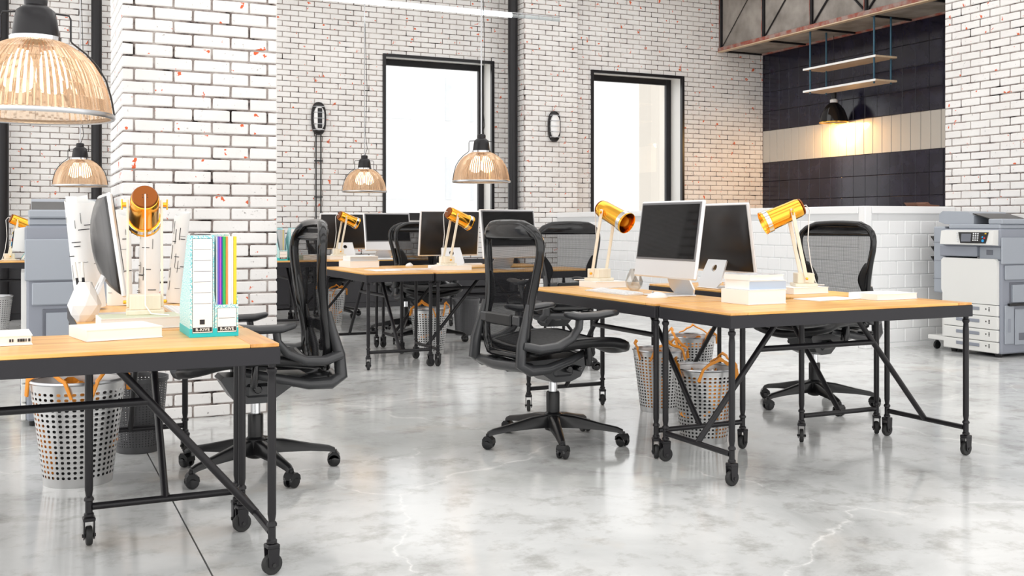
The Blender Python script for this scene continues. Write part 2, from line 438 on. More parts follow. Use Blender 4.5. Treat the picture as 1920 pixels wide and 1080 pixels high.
# square brick column
colm = struct(MB().box((.488, 6.108, 0), (1.330, 6.952, CEIL)).build('wall_column', 'dark_mortar', None, 0), 'square white brick column behind the nearest desks')
for face, plane, a0, a1, sh in (('-y', 6.108, .480, 1.338, .17), ('-x', .488, 6.10, 6.96, .0), ('+x', 1.330, 6.10, 6.96, .08)):
    spread(colm, face, plane, courses(a0, a1, 0, CEIL, shift=sh), BRICKS, BRICK_ME, MODULE-.011, 'brick', 'brickwork', 'white_brick_paint', 300 if face == '-y' else 150)

# dark low wainscot along the foot of the window wall
ws = struct(MB().box((-3, YB-.09, 0), (6.19, YB-.011, .62), .006).build('trim_1', 'dark_wainscot', None, 0), 'dark low panelling along the foot of the window wall')
x = -2.9
while x < 6.0:
    MB().box((x, YB-.102, .07), (min(x+.86, 6.17), YB-.09, .57), .004).build('panel', 'dark_wainscot', ws, 0); x += .91

# ------------------------------------------------------------------ windows
def window(n, w, yw, label):
    x0, x1, z0, z1 = w; c = .035; D = .30
    b = MB()
    for lo, hi in (((x0-.005, z0-.005), (x0+c, z1+.005)), ((x1-c, z0-.005), (x1+.005, z1+.005)), ((x0+c, z1-c), (x1-c, z1+.005)), ((x0+c, z0-.005), (x1-c, z0+c))):
        b.box((lo[0], yw-.03, lo[1]), (hi[0], yw+.03, hi[1]), .003)
    o = struct(b.build('window_%d' % n, 'black_steel', None, 30), label)
    r = MB()
    r.box((x0+.002, yw+.031, z0+.002), (x0+.012, yw+.44, z1-.002)); r.box((x1-.012, yw+.031, z0+.002), (x1-.002, yw+.44, z1-.002))
    r.box((x0+.013, yw+.031, z1-.012), (x1-.013, yw+.44, z1-.002)); r.box((x0+.013, yw+.031, z0+.002), (x1-.013, yw+.44, z0+.012))
    r.build('reveal', 'white_reveal', o, 0)
    s = MB(); t = .085
    i0, i1, j0, j1 = x0+.013, x1-.013, z0+.013, z1-.013
    for lo, hi in (((i0, j0), (i0+t, j1)), ((i1-t, j0), (i1, j1)), ((i0+t, j1-t), (i1-t, j1)), ((i0+t, j0), (i1-t, j0+t))):
        s.box((lo[0], yw+D, lo[1]), (hi[0], yw+D+.06, hi[1]), .006)
        
    s.build('sash', 'black_steel', o, 30)
    MB().box((i0+t, yw+D+.025, j0+t), (i1-t, yw+D+.033, j1-t)).build('pane', 'window_glass', o, 0)
window(1, W1, YB, 'tall black framed window in the white brick wall behind the middle desks')
window(2, W2, Y2, 'tall black framed window beside the dark tiled kitchen')

# ------------------------------------------------------------------ outside
struct(MB().box((-60, 14.5, -9), (90, 90, -8.8)).build('ground_outside', 'pavement_pale', None, 0), 'pale street far below the windows')
def building(x0, x1, y0, z1, m, label, cw, ch, ww, wh, dp=8):
    o = thing('building', label, 'building', ((x0+x1)/2, y0, -8.8)); w = (x1-x0)/2
    MB().box((-w, 0, 0), (w, dp, z1+8.8)).build('facade', m, o, 0)
    me = MB().box((-ww/2, -.06, -wh/2), (ww/2, .02, wh/2), .02).mesh('window', 'facade_window', 0)
    z = 5.5
    while z < z1+8.8-wh:
        xx = -w+cw/2
        while xx < w-cw/3:
            q = bpy.data.objects.new('window', me); COL.objects.link(q); q.parent = o; q.location = (xx, 0, z); xx += cw
        z += ch
    MB().box((-w-.15, -.25, z1+8.8), (w+.15, dp+.2, z1+9.2)).build('cornice', m, o, 0)
building(9, 23, 38, 13, 'facade_pale', 'pale building with rows of windows seen through the first window', 2.6, 3.1, 1.2, 1.7)
building(17.35, 20.4, 27, 11, 'facade_beige', 'narrow beige building seen at the edge of the window by the kitchen', 1.5, 3.0, .5, 1.5, .7)

# ------------------------------------------------------------------ white tiled half wall
HW = 1.262
hw = struct(MB().box((6.712, 6.982, 0), (6.86, YP-.002, HW-.012)).build('wall_half_long', 'tile_grout', None, 0), 'white tiled half wall of the kitchen, its long side')
hs = struct(MB().box((6.862, 6.982, 0), (7.795, 7.13, HW-.012)).build('wall_half_short', 'tile_grout', None, 0), 'white tiled half wall of the kitchen, its short side behind the copier')
TW, TH = .192, .1215
TL = piece_mesh('tile', None, TW-.006, TH-.006, .006, .006, .006); TLm = [TL.mesh('tile', 'white_tile', 25)]
tl = courses(7.06, YP-.01, .04, HW-.07, course=TH, module=TW, gap=.006)
spread(hw, '-x', 6.712, tl, [TL], TLm, TW-.006, 'tile', 'tiling', 'white_tile', 300)
spread(hs, '-y', 6.982, courses(6.79, 7.79, .04, HW-.07, course=TH, module=TW, gap=.006), [TL], TLm, TW-.006, 'tile', 'tiling', 'white_tile', 300)
MB().box((6.700, 7.06, HW-.068), (6.866, YP-.004, HW), .005).build('coping', 'white_tile', hw, 0)
MB().box((6.700, 6.970, 0), (6.78, 7.054, HW), .006).build('corner_trim', 'white_tile', hw, 0)
MB().box((6.786, 6.970, HW-.068), (7.794, 7.136, HW), .005).build('coping', 'white_tile', hs, 0)
MB().box((6.702, 7.06, 0), (6.712, YP-.01, .037)).build('skirting', 'white_tile', hw, 0)
MB().box((6.79, 6.972, 0), (7.79, 6.982, .037)).build('skirting', 'white_tile', hs, 0)

# ------------------------------------------------------------------ dark tiled kitchen wall
XK = 10.36
kw = struct(MB().box((XK, 6.6, 0), (XK+.3, Y2, CEIL)).build('wall_kitchen', 'navy_grout', None, 0), 'glossy navy tiled kitchen wall with a cream band')
def kitchen_rows(rows, w, h, m, name, shift=0, a0=7.0):
    b = piece_mesh('tile', None, w-.005, h-.005, .007, .004, .004); me = [b.mesh('tile', m, 25)]
    items = []
    for z in rows: items += [q for q in courses(a0, Y2-.004, z, z+h-.012, course=h, module=w, gap=.005, shift=shift)]
    spread(kw, '-x', XK, items, [b], me, w-.005, 'tile', name, m, 1000)
kitchen_rows([2.54+.295*i for i in range(4)], .222, .295, 'navy_tile', 'tiling')
kitchen_rows([2.05], .165, .49, 'cream_tile', 'tiling')
kitchen_rows([2.05-.29*i for i in range(1, 4)], .222, .29, 'navy_tile', 'tiling')

# concrete bulkhead with steel framing over the kitchen
XH = 9.52
bh = thing('bulkhead', 'concrete panelled bulkhead with red oxide steel framing above the kitchen', 'bulkhead', (XH, 7.1, 3.72))
L = Y2-7.1-.012
nodes = [L-.03-i for i in range(7) if L-.03-i > 0]
for i, y1 in enumerate(nodes):
    y0 = nodes[i+1] if i+1 < len(nodes) else 0
    MB().box((.035, y0+.02, .055), (.09, y1-.02, 1.0), .004).build('panel', 'raw_concrete', bh, 0)
    MB().box((.02, y0+.02, .012), (XK-XH-.03, y1-.02, .05), .004).build('soffit_panel', 'raw_concrete', bh, 0)
for y in nodes:
    MB().box((.0, y-.022, .05), (.05, y+.012, 1.0), .003).build('post', 'black_steel', bh, 0)
    MB().box((-.003, y+.012, .05), (.03, y+.024, 1.0), .002).build('flange', 'red_oxide_steel', bh, 0)
    MB().box((.10, y-.015, -.012), (XK-XH-.06, y+.015, .012), .003).build('cross_bar', 'black_steel', bh, 0)
for i, y in enumerate(nodes[:-1]):
    yo = nodes[i+1]
    r = .006+.004*i
    if i != 3: MB().tube([(.022, y-.04, .07), (.022, yo+.02, 1.0)], min(r, .018), 6).build('diagonal', 'black_steel', bh)
    if i == 2: MB().tube([(.022, yo+.03, .07), (.022, y-.03, 1.0)], .016, 6).build('diagonal', 'black_steel', bh)
    if i == 3: MB().tube([(.022, y-.04, .07), (.022, yo+.02, 1.0)], .016, 6).build('diagonal', 'black_steel', bh)
MB().box((-.02, 0, -.005), (.03, L, .05), .004).build('edge_angle', 'red_oxide_steel', bh, 0)
MB().box((-.022, 0, -.02), (.06, L, -.005), .002).build('edge_lip', 'shelf_wood', bh, 0)
MB().box((XK-XH-.06, 0, -.01), (XK-XH-.012, L, .03), .004).build('rear_angle', 'red_oxide_steel', bh, 0)

# black steel pipes standing in front of the window wall
for X, Y, r, lb in ((6.10, 13.0, .068, 'black steel pipe from floor to ceiling beside the first window'),
                    (.76, 13.20, .06, 'black steel pipe standing just left of the brick column'),
                    (-.245, 13.15, .075, 'black steel pipe at the left edge behind the far left desk')):
    o = thing('steel_pipe', lb, 'pipe', (X, Y, 0), 0, 'floor to ceiling pipes along the window wall')
    MB().solid([(r, 0), (r, CEIL-.001)], 20).build('shaft', 'black_steel', o)
    MB().solid([(r*1.3, 0), (r*1.3, .02), (r*1.1, .03)], 20).build('base_flange', 'black_steel', o)

# ------------------------------------------------------------------ desks
LX, LY, TOP = .683, .25, .728
def make_desk():
    t = thing('desk', '', 'desk', group='wheeled industrial desks')
    MB().box((-LX+.07, -LY-.019, TOP-.012), (LX-.07, LY+.019, TOP), .002).build('tabletop', 'oak_top', t, 0)
    for s in (-1, 1): MB().box((s*(LX-.069), -LY-.019, TOP-.012), (s*(LX+.019), LY+.019, TOP), .002).build('end_board', 'oak_end', t, 0)
    f = MB(); a, b, z0, z1 = LX+.022, LY+.022, TOP-.066, TOP-.0125
    f.box((-a, -b, z0), (a, -b+.012, z1), .002); f.box((-a, b-.012, z0), (a, b, z1), .002)
    f.box((-a, -b+.0125, z0), (-a+.012, b-.0125, z1), .002); f.box((a-.012, -b+.0125, z0), (a, b-.0125, z1), .002)
    f.box((-a+.013, -b+.013, z1-.006), (a-.013, b-.013, z1))
    f.build('apron', 'desk_frame_steel', t, 30)
    leg = MB().solid([(.0165, .100), (.0165, .108), (.0125, .112), (.0125, .150), (.0165, .153), (.0165, .160), (.0105, .168), (.0138, .19), (.0138, .60), (.0115, .628),
                      (.0165, .637), (.0165, .646), (.0115, .651), (.017, .70), (.017, .708)], 14)
    legme = leg.mesh('leg', 'black_steel', 40)
    fork = MB().box((-.020, -.020, .083), (.020, .020, .097), .003)
    for s in (-1, 1): fork.prism([(-.019, .084), (.019, .084), (.016, .028), (0, .018), (-.016, .028)], s*.018, s*.014, 'xz')
    fork.solid([(.008, .085), (.008, .105)], 10)
    fkme = fork.mesh('caster_fork', 'black_steel', 30)
    wh = MB().solid([(.020, -.011), (.030, -.010), (.033, -.006), (.033, .006), (.030, .010), (.020, .011)], 22, TR(0, 0, .033, rx=PI/2))
    wh.solid([(.006, -.022), (.006, .022)], 10, TR(0, 0, .033, rx=PI/2))
    whme = wh.mesh('wheel', 'rubber', 40)
    for sx in (-1, 1):
        for sy in (-1, 1):
            l = bpy.data.objects.new('leg', legme); COL.objects.link(l); l.parent = t; l.location = (sx*LX, sy*LY, 0)
            for nm, me in (('caster_fork', fkme), ('wheel', whme)):
                q = bpy.data.objects.new(nm, me); COL.objects.link(q); q.parent = l
    for s in (-1, 1):
        MB().tube([(s*LX, -LY+.011, .131), (s*LX, LY-.011, .131)], .0125, 12).build('stretcher', 'black_steel', t)
        MB().tube([(s*LX, 0, .131), (s*(LX-.45), 0, TOP-.07)], .0135, 12).build('brace', 'black_steel', t)
    MB().tube([(-LX+.335, 0, .53), (LX-.335, 0, .53)], .0135, 12).build('crossbar', 'black_steel', t)
    return t
desk0 = make_desk()
R90 = PI/2
FO = (-.1, 2.9)
DESKS = [
 (.018, 3.526, 0, 'wheeled oak desk carrying the turquoise file boxes, under the large amber pendant', (0, .5)),
 (.447, 4.525, R90, 'wheeled oak desk carrying the paper rolls in front of the brick column', (1.5, .2)),
 (3.373, 3.814, 0, 'wheeled oak desk with a stack of white books, nearest in the right cluster', (.3, .6)),
 (2.933, 4.815, R90, 'wheeled oak desk whose computer screen reflects bricks', (1.3, .4)),
 (3.800, 4.815, R90, 'wheeled oak desk in front of the chair by the tiled half wall', (1.0, .7)),
 (2.590, 8.235, R90, 'wheeled oak desk with two stacked white books in the middle of the room', (.1, 1.4)),
 (3.577, 7.782, 0, 'wheeled oak desk with a black computer screen behind the central chairs', (.2, .5)),
 (3.577, 8.640, 0, 'wheeled oak desk in the middle carrying the computer seen from behind', (.9, .3)),
 (2.590+FO[0], 8.235+FO[1], R90, 'far wheeled oak desk carrying turquoise file boxes by the window wall', (.5, 1.2)),
 (3.577+FO[0], 7.782+FO[1], 0, 'far wheeled oak desk with a black computer screen by the first window', (.6, .2)),
 (3.577+FO[0], 8.640+FO[1], 0, 'far wheeled oak desk next to the dark wainscot under the first window', (1.1, .4)),
 (-.20, 11.75, 0, 'far wheeled oak desk at the left edge behind the grey copier', (.5, .9)),
]
for i, (x, y, rz, lb, cas) in enumerate(DESKS):
    d = desk0 if i == 0 else copy_tree(desk0)
    d.location = (x, y, 0); d.rotation_euler = (0, 0, rz); d['label'] = lb
    rr = random.Random(i*13+5)
    for l in [c for c in d.children if c.name.startswith('leg')]:
        a = rr.choice(cas)+rr.uniform(-.25, .25)
        if i in (0, 2): a = rr.uniform(-.25, .25)
        if i == 1: a = 1.62+rr.uniform(-.06, .06)
        for q in l.children: q.rotation_euler = (0, 0, a-rz)

# ------------------------------------------------------------------ office chairs
def lerp_tab(tab, z):
    for (a, va), (b, vb) in zip(tab, tab[1:]):
        if z <= b or (b, vb) == tab[-1]:
            i = tab.index((a, va)); sl = lambda k: (tab[k+1][1]-tab[k][1])/(tab[k+1][0]-tab[k][0])
            m0 = (sl(i-1)+sl(i))/2 if i else sl(i); m1 = (sl(i)+sl(i+1))/2 if i+2 < len(tab) else sl(i)
            h = b-a; t = max(0, min(1, (z-a)/h)); t2, t3 = t*t, t*t*t
            return (2*t3-3*t2+1)*va+(t3-2*t2+t)*h*m0+(-2*t3+3*t2)*vb+(t3-t2)*h*m1
BW = [(.47, .150), (.52, .188), (.62, .200), (.74, .208), (.86, .232), (.97, .256), (1.03, .250), (1.075, .212), (1.10, .150)]     # half width of the back
BX = [(.47, -.285), (.60, -.290), (.72, -.272), (.85, -.262), (1.0, -.262), (1.10, -.270)]                          # where it stands
def back_pt(y, z, off=0):
    w = .26
    return (lerp_tab(BX, z)+.030*(abs(y)/w)**2.2+off, y, z)
def make_chair():
    t = thing('office_chair', '', 'chair', group='black mesh swivel chairs')
    # five-star base, each arm with its caster
    arm = MB(); pr = []
    for (x, w, z0, z1) in ((.03, .030, .085, .150), (.12, .027, .085, .140), (.24, .022, .080, .112), (.325, .018, .070, .096), (.352, .014, .062, .084)):
        pr.append([(x, -w, z0), (x, w, z0), (x, w*.75, z1-.006), (x, w*.35, z1), (x, -w*.35, z1), (x, -w*.75, z1-.006)])
    arm.ring_loft(pr)
    armme = arm.mesh('base_leg', 'black_plastic', 50)
    ca = MB().solid([(.010, .045), (.010, .075)], 10, TR(.352, 0, 0))
    ca.prism([(-.033, .030), (-.030, .050), (-.012, .064), (.012, .064), (.022, .050), (.022, .034), (.0, .040)], -.024, .024, 'xz', TR(.352, 0, 0))
    ca2 = MB()
    for s in (-1, 1): ca2.solid([(.016, -.008), (.0265, -.007), (.029, -.002), (.029, .004), (.024, .008)], 18, TR(.349, s*.016, .029, rx=PI/2))
    cm, wm = ca.mesh('caster_hood', 'black_plastic', 35), ca2.mesh('wheels', 'glossy_black', 40)
    for k in range(5):
        l = bpy.data.objects.new('base_leg', armme); COL.objects.link(l); l.parent = t; l.rotation_euler = (0, 0, k*2*PI/5)
        for nm, me in (('caster_hood', cm), ('wheels', wm)):
            q = bpy.data.objects.new(nm, me); COL.objects.link(q); q.parent = l
    MB().solid([(.022, .062), (.040, .070), (.046, .085), (.046, .150), (.034, .160), (.034, .255), (.030, .262)], 20).build('column_sleeve', 'black_plastic', t)
    MB().solid([(.0215, .255), (.0215, .335)], 20).build('gas_cylinder', 'chrome', t)
    # tilt box under the seat
    tb = MB().prism([(-.215, .432), (.150, .440), (.165, .425), (.11, .338), (.055, .318), (-.045, .318)], -.085, .085, 'xz')
    tb.box((-.05, -.10, .345), (.06, .10, .405), .012)
    tb.build('tilt_housing', 'arm_plastic', t, 30)
    kb = MB()
    for s in (-1, 1): kb.solid([(.016, 0), (.018, .004), (.018, .03), (.014, .034)], 16, TR(.015, s*.10, .385, rx=-s*PI/2))
    kb.solid([(.014, 0), (.014, .055), (.010, .06)], 14, TR(.075, -.075, .385, rx=PI/2))
    kb.build('adjusting_knob', 'glossy_black', t)
    # seat
    NX, NY = 14, 12
    def seat(u, v, dz=0):
        y = (v*2-1); x = -.225+.56*u
        w = .215+.045*math.sin(min(1, u*1.25)*PI/2); 
        if u > .8: w *= math.sqrt(max(0.04, 1-((u-.8)/.23)**2))*1.0
        z = .492+.030*math.sin(u*PI*.95)-.085*max(0, u-.72)**1.6*2.2+.016*y*y
        return (x, y*w, z+dz)
    MB().sheet(lambda u, v: seat(u, v), NX, NY).build('seat', 'fabric_dark', t, 60, thick=.018)
    rim = [seat(u/20, 0) for u in range(21)]+[seat(1, v/8) for v in range(1, 8)]+[seat(1-u/20, 1) for u in range(21)]+[seat(0, 1-v/8) for v in range(1, 8)]
    MB().tube([(x, y, z-.012) for x, y, z in rim], .022, 8, closed=True, flat=1.2, up=(0, 0, 1)).build('seat_frame', 'black_plastic', t, 60)
    # back: woven mesh, wide frame with wings, cap at the head, belt-like lumbar pad
    zs = [.47+.63*i/24 for i in range(25)]
    win = [(.47, .16), (.60, .180), (.68, .165), (.76, .140), (.82, .165), (.90, .225), (1.0, .245), (1.10, .165)]
    def ins(z): return min(lerp_tab(win, z), lerp_tab(BW, z)-.012)
    MB().sheet(lambda u, v: back_pt((2*v-1)*lerp_tab(BW, zs[round(u*24)])*.98, zs[round(u*24)], -.002), 24, 14).build('back_mesh', 'chair_mesh', t, 60)
    for s in (-1, 1):
        wg = MB().sheet(lambda u, v: back_pt(s*(ins(zs[5+round(u*10)])+(lerp_tab(BW, zs[5+round(u*10)])-ins(zs[5+round(u*10)]))*v), zs[5+round(u*10)], .004), 10, 4)
        wg.build('back_wing', 'black_plastic', t, 60, thick=.008)
    out = [back_pt(lerp_tab(BW, z), z) for z in zs]; top = lerp_tab(BW, 1.10); bot = lerp_tab(BW, .47)
    loop = out+[back_pt(top*(1-k/5), 1.10+.006*math.sin(k/10*PI)) for k in range(1, 10)]+[back_pt(-lerp_tab(BW, z), z) for z in zs[::-1]]+[back_pt(-bot*(1-k/4), .468) for k in range(1, 8)]
    MB().tube(loop, .0185, 10, closed=True, flat=1.2, up=(1, 0, 0)).build('back_frame', 'glossy_black', t, 60)
    def cap(u, v):
        z = 1.03+.078*u; w = lerp_tab(BW, min(z, 1.098))*.985
        return back_pt((2*v-1)*w, min(z, 1.10), -.014+.010*(2*u-1)**2)
    MB().sheet(cap, 5, 16).build('head_cap', 'glossy_black', t, 60, thick=.022)
    MB().box((-.322, -.125, .610), (-.298, .125, .668), .008).build('lumbar_pad', 'black_plastic', t, 35)
    for s in (-1, 1): MB().box((-.314, s*.126, .616), (-.282, s*.190, .664), .006).build('lumbar_bracket', 'arm_plastic', t, 35)
    # yoke from the tilt box round the sides of the back
    yk = MB()
    for s in (-1, 1):
        yk.tube([(.09, s*.165, .470), (-.04, s*.215, .442), (-.18, s*.238, .412), (-.275, s*.236, .410), (-.325, s*.230, .440), (-.318, s*.226, .53), (-.290, s*.216, .64), (-.275, s*.212, .72)],
                [.022, .026, .030, .034, .034, .030, .022, .012], 10, flat=.8)
    yk.tube([(-.30, -.225, .425), (-.335, 0, .42), (-.30, .225, .425)], .024, 10)
    yk.tube([(-.15, -.06, .40), (-.32, -.10, .42)], .026, 8); yk.tube([(-.15, .06, .40), (-.32, .10, .42)], .026, 8)
    yk.build('back_yoke', 'arm_plastic', t, 50)
    for s in (-1, 1):
        MB().tube([(-.315, s*.238, .530), (-.24, s*.266, .512), (-.15, s*.278, .520), (-.075, s*.284, .555), (-.035, s*.286, .605), (-.03, s*.286, .650)],
                  [.034, .034, .033, .030, .027, .026], 12, flat=.62).build('arm_bracket', 'arm_plastic', t, 50)
        pad = MB()
        rings = []
        for (x, w, h) in ((-.115, .012, .006), (-.105, .028, .014), (-.05, .042, .019), (.05, .048, .019), (.13, .046, .018), (.175, .036, .015), (.188, .018, .006)):
            zc = .668-.10*max(0, x-.1)+.05*max(0, -.03-x)*1.2-.012*math.cos(x*14)
            rings.append([(x, s*.286+w*math.cos(2*PI*j/12), zc+h*math.sin(2*PI*j/12)) for j in range(12)])
        pad.ring_loft(rings); pad.build('armrest', 'arm_plastic', t, 60)
        MB().tube([(.055, s*.235, .415), (.05, s*.240, .46), (.045, s*.238, .525)], [.024, .028, .022], 12, flat=.6).build('hip_pivot', 'glossy_black', t, 50)
    return t
chair0 = make_chair()
CHAIRS = [
 (2.40, 4.64, math.radians(5), math.radians(34), 'black mesh office chair standing clear in the centre of the floor, seen from behind'),
 (.925, 4.66, math.radians(180), math.radians(67), 'black mesh office chair tucked under the desk with the file boxes'),
 (4.335, 4.93, math.radians(196), math.radians(36), 'black mesh office chair against the white tiled half wall'),
 (3.68, 7.10, math.radians(90), math.radians(20), 'black mesh office chair half hidden behind the central chair'),
 (3.40, 9.12, math.radians(262), math.radians(50), 'black mesh office chair on the far side of the middle desks'),
 (3.50, 10.02, math.radians(92), math.radians(30), 'black mesh office chair in front of the far desks by the first window'),
 (3.28, 12.02, math.radians(268), math.radians(10), 'farthest black mesh office chair, by the dark wainscot'),
]
for i, (x, y, rz, br, lb) in enumerate(CHAIRS):
    c = chair0 if i == 0 else copy_tree(chair0)
    c.location = (x, y, 0); c.rotation_euler = (0, 0, rz); c['label'] = lb; k = 0
    for l in [q for q in c.children if q.name.startswith('base_leg')]:
        l.rotation_euler = (0, 0, br-rz+k*2*PI/5); k += 1
        w = random.uniform(-1.2, 1.2)
        M = Matrix.Translation((.352, 0, 0)) @ Matrix.Rotation(w, 4, 'Z') @ Matrix.Translation((-.352, 0, 0))
        for q in l.children: q.matrix_local = M

# ------------------------------------------------------------------ all-in-one computers
def make_computer():
    t = thing('desktop_computer', '', 'computer', group='all-in-one desktop computers')
    # faces +X; the panel leans back
    Wd, Hh = .285, .405
    M = TR(.02, 0, .092, ry=math.radians(-8))
    MB().box((-.012, -Wd, 0), (.008, Wd, Hh), .007, M).build('panel', 'aluminium', t, 30)
    MB().box((.0082, -Wd+.012, .093), (.0105, Wd-.012, Hh-.010), .001, M).build('screen_bezel', 'screen_bezel', t, 0)
    MB().box((.0107, -Wd+.024, .104), (.0125, Wd-.024, Hh-.021), 0, M).build('screen', 'screen_glass', t, 0)
    bk = MB(); r0 = [(-.0125, -Wd+.014, .012), (-.0125, Wd-.014, .012), (-.0125, Wd-.014, Hh-.012), (-.0125, -Wd+.014, Hh-.012)]
    rings = []
    for k, (s, dx) in enumerate(((1, 0), (.97, -.007), (.80, -.026), (.55, -.046), (.30, -.058), (.12, -.063), (.02, -.064))):
        cy, cz = 0, Hh*.5
        rings.append([Vector((-.0125+dx, y*s, cz+(z-cz)*s)) for _, y, z in r0])
    bk.ring_loft([[M @ p for p in r] for r in rings]); bk.build('back_shell', 'dark_alu', t, 70)
    pt = MB()
    for j in range(3): pt.box((-.0225, -.235+.022*j, .055), (-.0205, -.225+.022*j, .075), 0, M)
    pt.build('ports', 'white_plastic', t, 0)
    # L-shaped stand with cable hole
    st = MB(); n = 20; hole = [(.022*math.cos(2*PI*i/n), .125+.022*math.sin(2*PI*i/n)) for i in range(n)]
    def outline(i):
        a = 2*PI*i/n; c, s = math.cos(a), math.sin(a); k = min(.5/max(abs(c), 1e-6), .5/max(abs(s), 1e-6)); y, z = c*k*2, s*k*2
        zz = .125+(z*.125 if z < 0 else z*.135); w = .112-.034*(zz/.26); return (y*w, zz)
    ang = math.radians(24)
    def P(y, z, off): return (-.115+z*math.sin(ang)*1.0+off, y, z*math.cos(ang)+.003)
    vs = []
    for off in (0, .010):
        vs += [P(*outline(i), off) for i in range(n)]+[P(*hole[i], off) for i in range(n)]
    fs = []
    for i in range(n):
        j = (i+1) % n
        fs += [(i, n+i, n+j, j), (2*n+i, 2*n+j, 3*n+j, 3*n+i), (i, j, 2*n+j, 2*n+i), (n+i, 3*n+i, 3*n+j, n+j)]
    st.add(vs, fs)
    st.box((-.116, -.100, 0), (.085, .100, .007), .003)
    st.build('stand', 'aluminium', t, 30)
    return t
imac0 = make_computer()
TZ = TOP+.0005
IM = [(3.02, 4.55, PI, 'computer whose dark screen shows reflected bricks, on the desk behind the central chair'),
      (3.69, 4.97, 0, 'computer seen from behind with its stand hole showing, back to back with the brick-reflecting one'),
      (.325, 4.50, 0, 'computer seen edge-on beside the white vase'),
      (3.62, 7.78, -R90+.22, 'computer with a black screen just above the central chair'),
      (3.40, 8.58, R90, 'computer seen from behind below the smaller amber pendant at the first window'),
      (3.53, 10.68, -R90+.2, 'computer with a black screen on the far desks under the first window'),
      (3.26, 11.45, R90, 'computer seen from behind on the farthest desk')]
for i, (x, y, rz, lb) in enumerate(IM):
    c = imac0 if i == 0 else copy_tree(imac0); c.location = (x, y, TZ); c.rotation_euler = (0, 0, rz); c['label'] = lb

def make_keyboard():
    t = thing('keyboard', '', 'keyboard', group='thin white keyboards')
    MB().prism([(-.055, 0), (.055, 0), (.055, .004), (-.055, .014)], -.215, .215, 'xz').build('body', 'aluminium', t, 0)
    k = MB()
    for r in range(5):
        for q in range(15):
            x = -.042+r*.0205; z = .0045+.010*((.055-x)/.11)-.0008
            k.box((x-.008, -.205+q*.0275, z), (x+.008, -.205+q*.0275+.0245, z+.0035))
    tag(k.build('keys', 'white_plastic', t, 0), kind='stuff'); return t
kb0 = make_keyboard()
for i, (x, y, rz, lb) in enumerate([(2.88, 4.86, PI, 'white keyboard in front of the brick-reflecting computer'), (3.95, 5.03, 0, 'white keyboard at the computer facing the half wall'),
      (.60, 4.58, 0, 'white keyboard on the desk with the paper rolls'), (2.80, 7.98, R90+.1, 'white keyboard near the corner of the middle desks'),
      (3.58, 8.80, R90, 'white keyboard behind the computer on the middle desk'), (3.55, 10.47, -R90, 'white keyboard on the far desk by the window')]):
    c = kb0 if i == 0 else copy_tree(kb0); c.location = (x, y, TZ); c.rotation_euler = (0, 0, rz); c['label'] = lb
def make_mouse():
    t = thing('computer_mouse', '', 'mouse', group='white computer mice')
    rings = []
    for x, w, h in ((-.055, .008, .006), (-.050, .022, .016), (-.025, .031, .027), (.005, .032, .030), (.035, .028, .022), (.052, .018, .012), (.056, .006, .005)):
        rings.append([(x, w*math.cos(PI*j/9), h*math.sin(PI*j/9)) for j in range(10)])
    MB().ring_loft(rings).build('shell', 'white_plastic', t, 60)
    MB().solid([(.004, -.003), (.006, 0), (.004, .003)], 10, TR(.025, 0, .027, rx=R90)).build('scroll_ball', 'dull_chrome', t); return t
ms0 = make_mouse()
for i, (x, y, rz, lb) in enumerate([(2.90, 4.46, PI, 'white mouse beside the keyboard of the brick-reflecting computer'), (3.08, 8.72, 1, 'white mouse on the middle desk beside the lamp'), (.60, 4.28, .1, 'white mouse between the file boxes and the keyboard')]):
    c = ms0 if i == 0 else copy_tree(ms0); c.location = (x, y, TZ); c.rotation_euler = (0, 0, rz); c['label'] = lb

# ------------------------------------------------------------------ books, papers
def book(x, y, z, sx, sy, h, rz, label, cover='paper', page='page_edge', group=None, top=None):
    t = thing('book', label, 'book', (x, y, z+.0004), rz, group or 'white books on the desks')
    c = MB().box((-sx/2, -sy/2, 0), (sx/2, sy/2, .0022)).box((-sx/2, -sy/2, .0023), (-sx/2+.0022, sy/2, h-.0023)).box((-sx/2, -sy/2, h-.0022), (sx/2, sy/2, h))
    c.build('cover', cover, t, 0)
    MB().box((-sx/2+.0024, -sy/2+.003, .0023), (sx/2-.003, sy/2-.003, h-.0023)).build('pages', page, t, 0)
    if top: MB().box((-sx/2+.004, -sy/2+.004, h), (sx/2-.004, sy/2-.004, h+.0006)).build('cover_picture', top, t, 0)
    return t
noisy('photo_print', (.75, .76, .78), (.20, .21, .23), 26, .4)
bk = book(-.135, 3.62, TZ, .30, .21, .030, .05, 'thin white book cut off by the left edge of the picture', page='paper')
sp = MB()
for j, (w, h) in enumerate(((.005, .009), (.004, .009), (.000, 0), (.006, .009), (.007, .009), (.005, .009), (.003, .009), (.006, .009))):
    if w: sp.box((.085+j*.0075, -.1056, .011), (.085+j*.0075+w, -.1049, .011+h))
sp.build('spine_print', 'ink', bk, 0)
book(.270, 3.662, TZ, .24, .22, .037, .2, 'thick white book lying in front of the desk lamp and vase', page='paper')
book(.375, 3.99, TZ, .28, .20, .040, .03, 'white book with a pale green cover under the lamp by the column', page='paper', top='pale_green_cover')
book(3.115, 3.96, TZ, .225, .20, .066, .02, 'thickest white book at the bottom of the stack on the near right desk', page='paper')
book(3.13, 3.965, TZ+.067, .215, .19, .042, -.03, 'white book in the middle of the stack on the near right desk', page='blue_cover')
book(3.12, 3.965, TZ+.110, .205, .185, .026, .06, 'white magazine with a grey cover picture on top of the stack', top='photo_print')
book(3.80, 4.44, TZ, .24, .19, .034, 0, 'white book under the lamp aimed away from the half wall', page='paper')
book(3.885, 3.92, TZ, .27, .19, .030, .02, 'white book lying alone near the outer corner of the near right desk', page='paper')
book(3.10, 5.34, TZ, .22, .20, .036, .0, 'white book under the lamp whose opening faces the camera', page='paper')
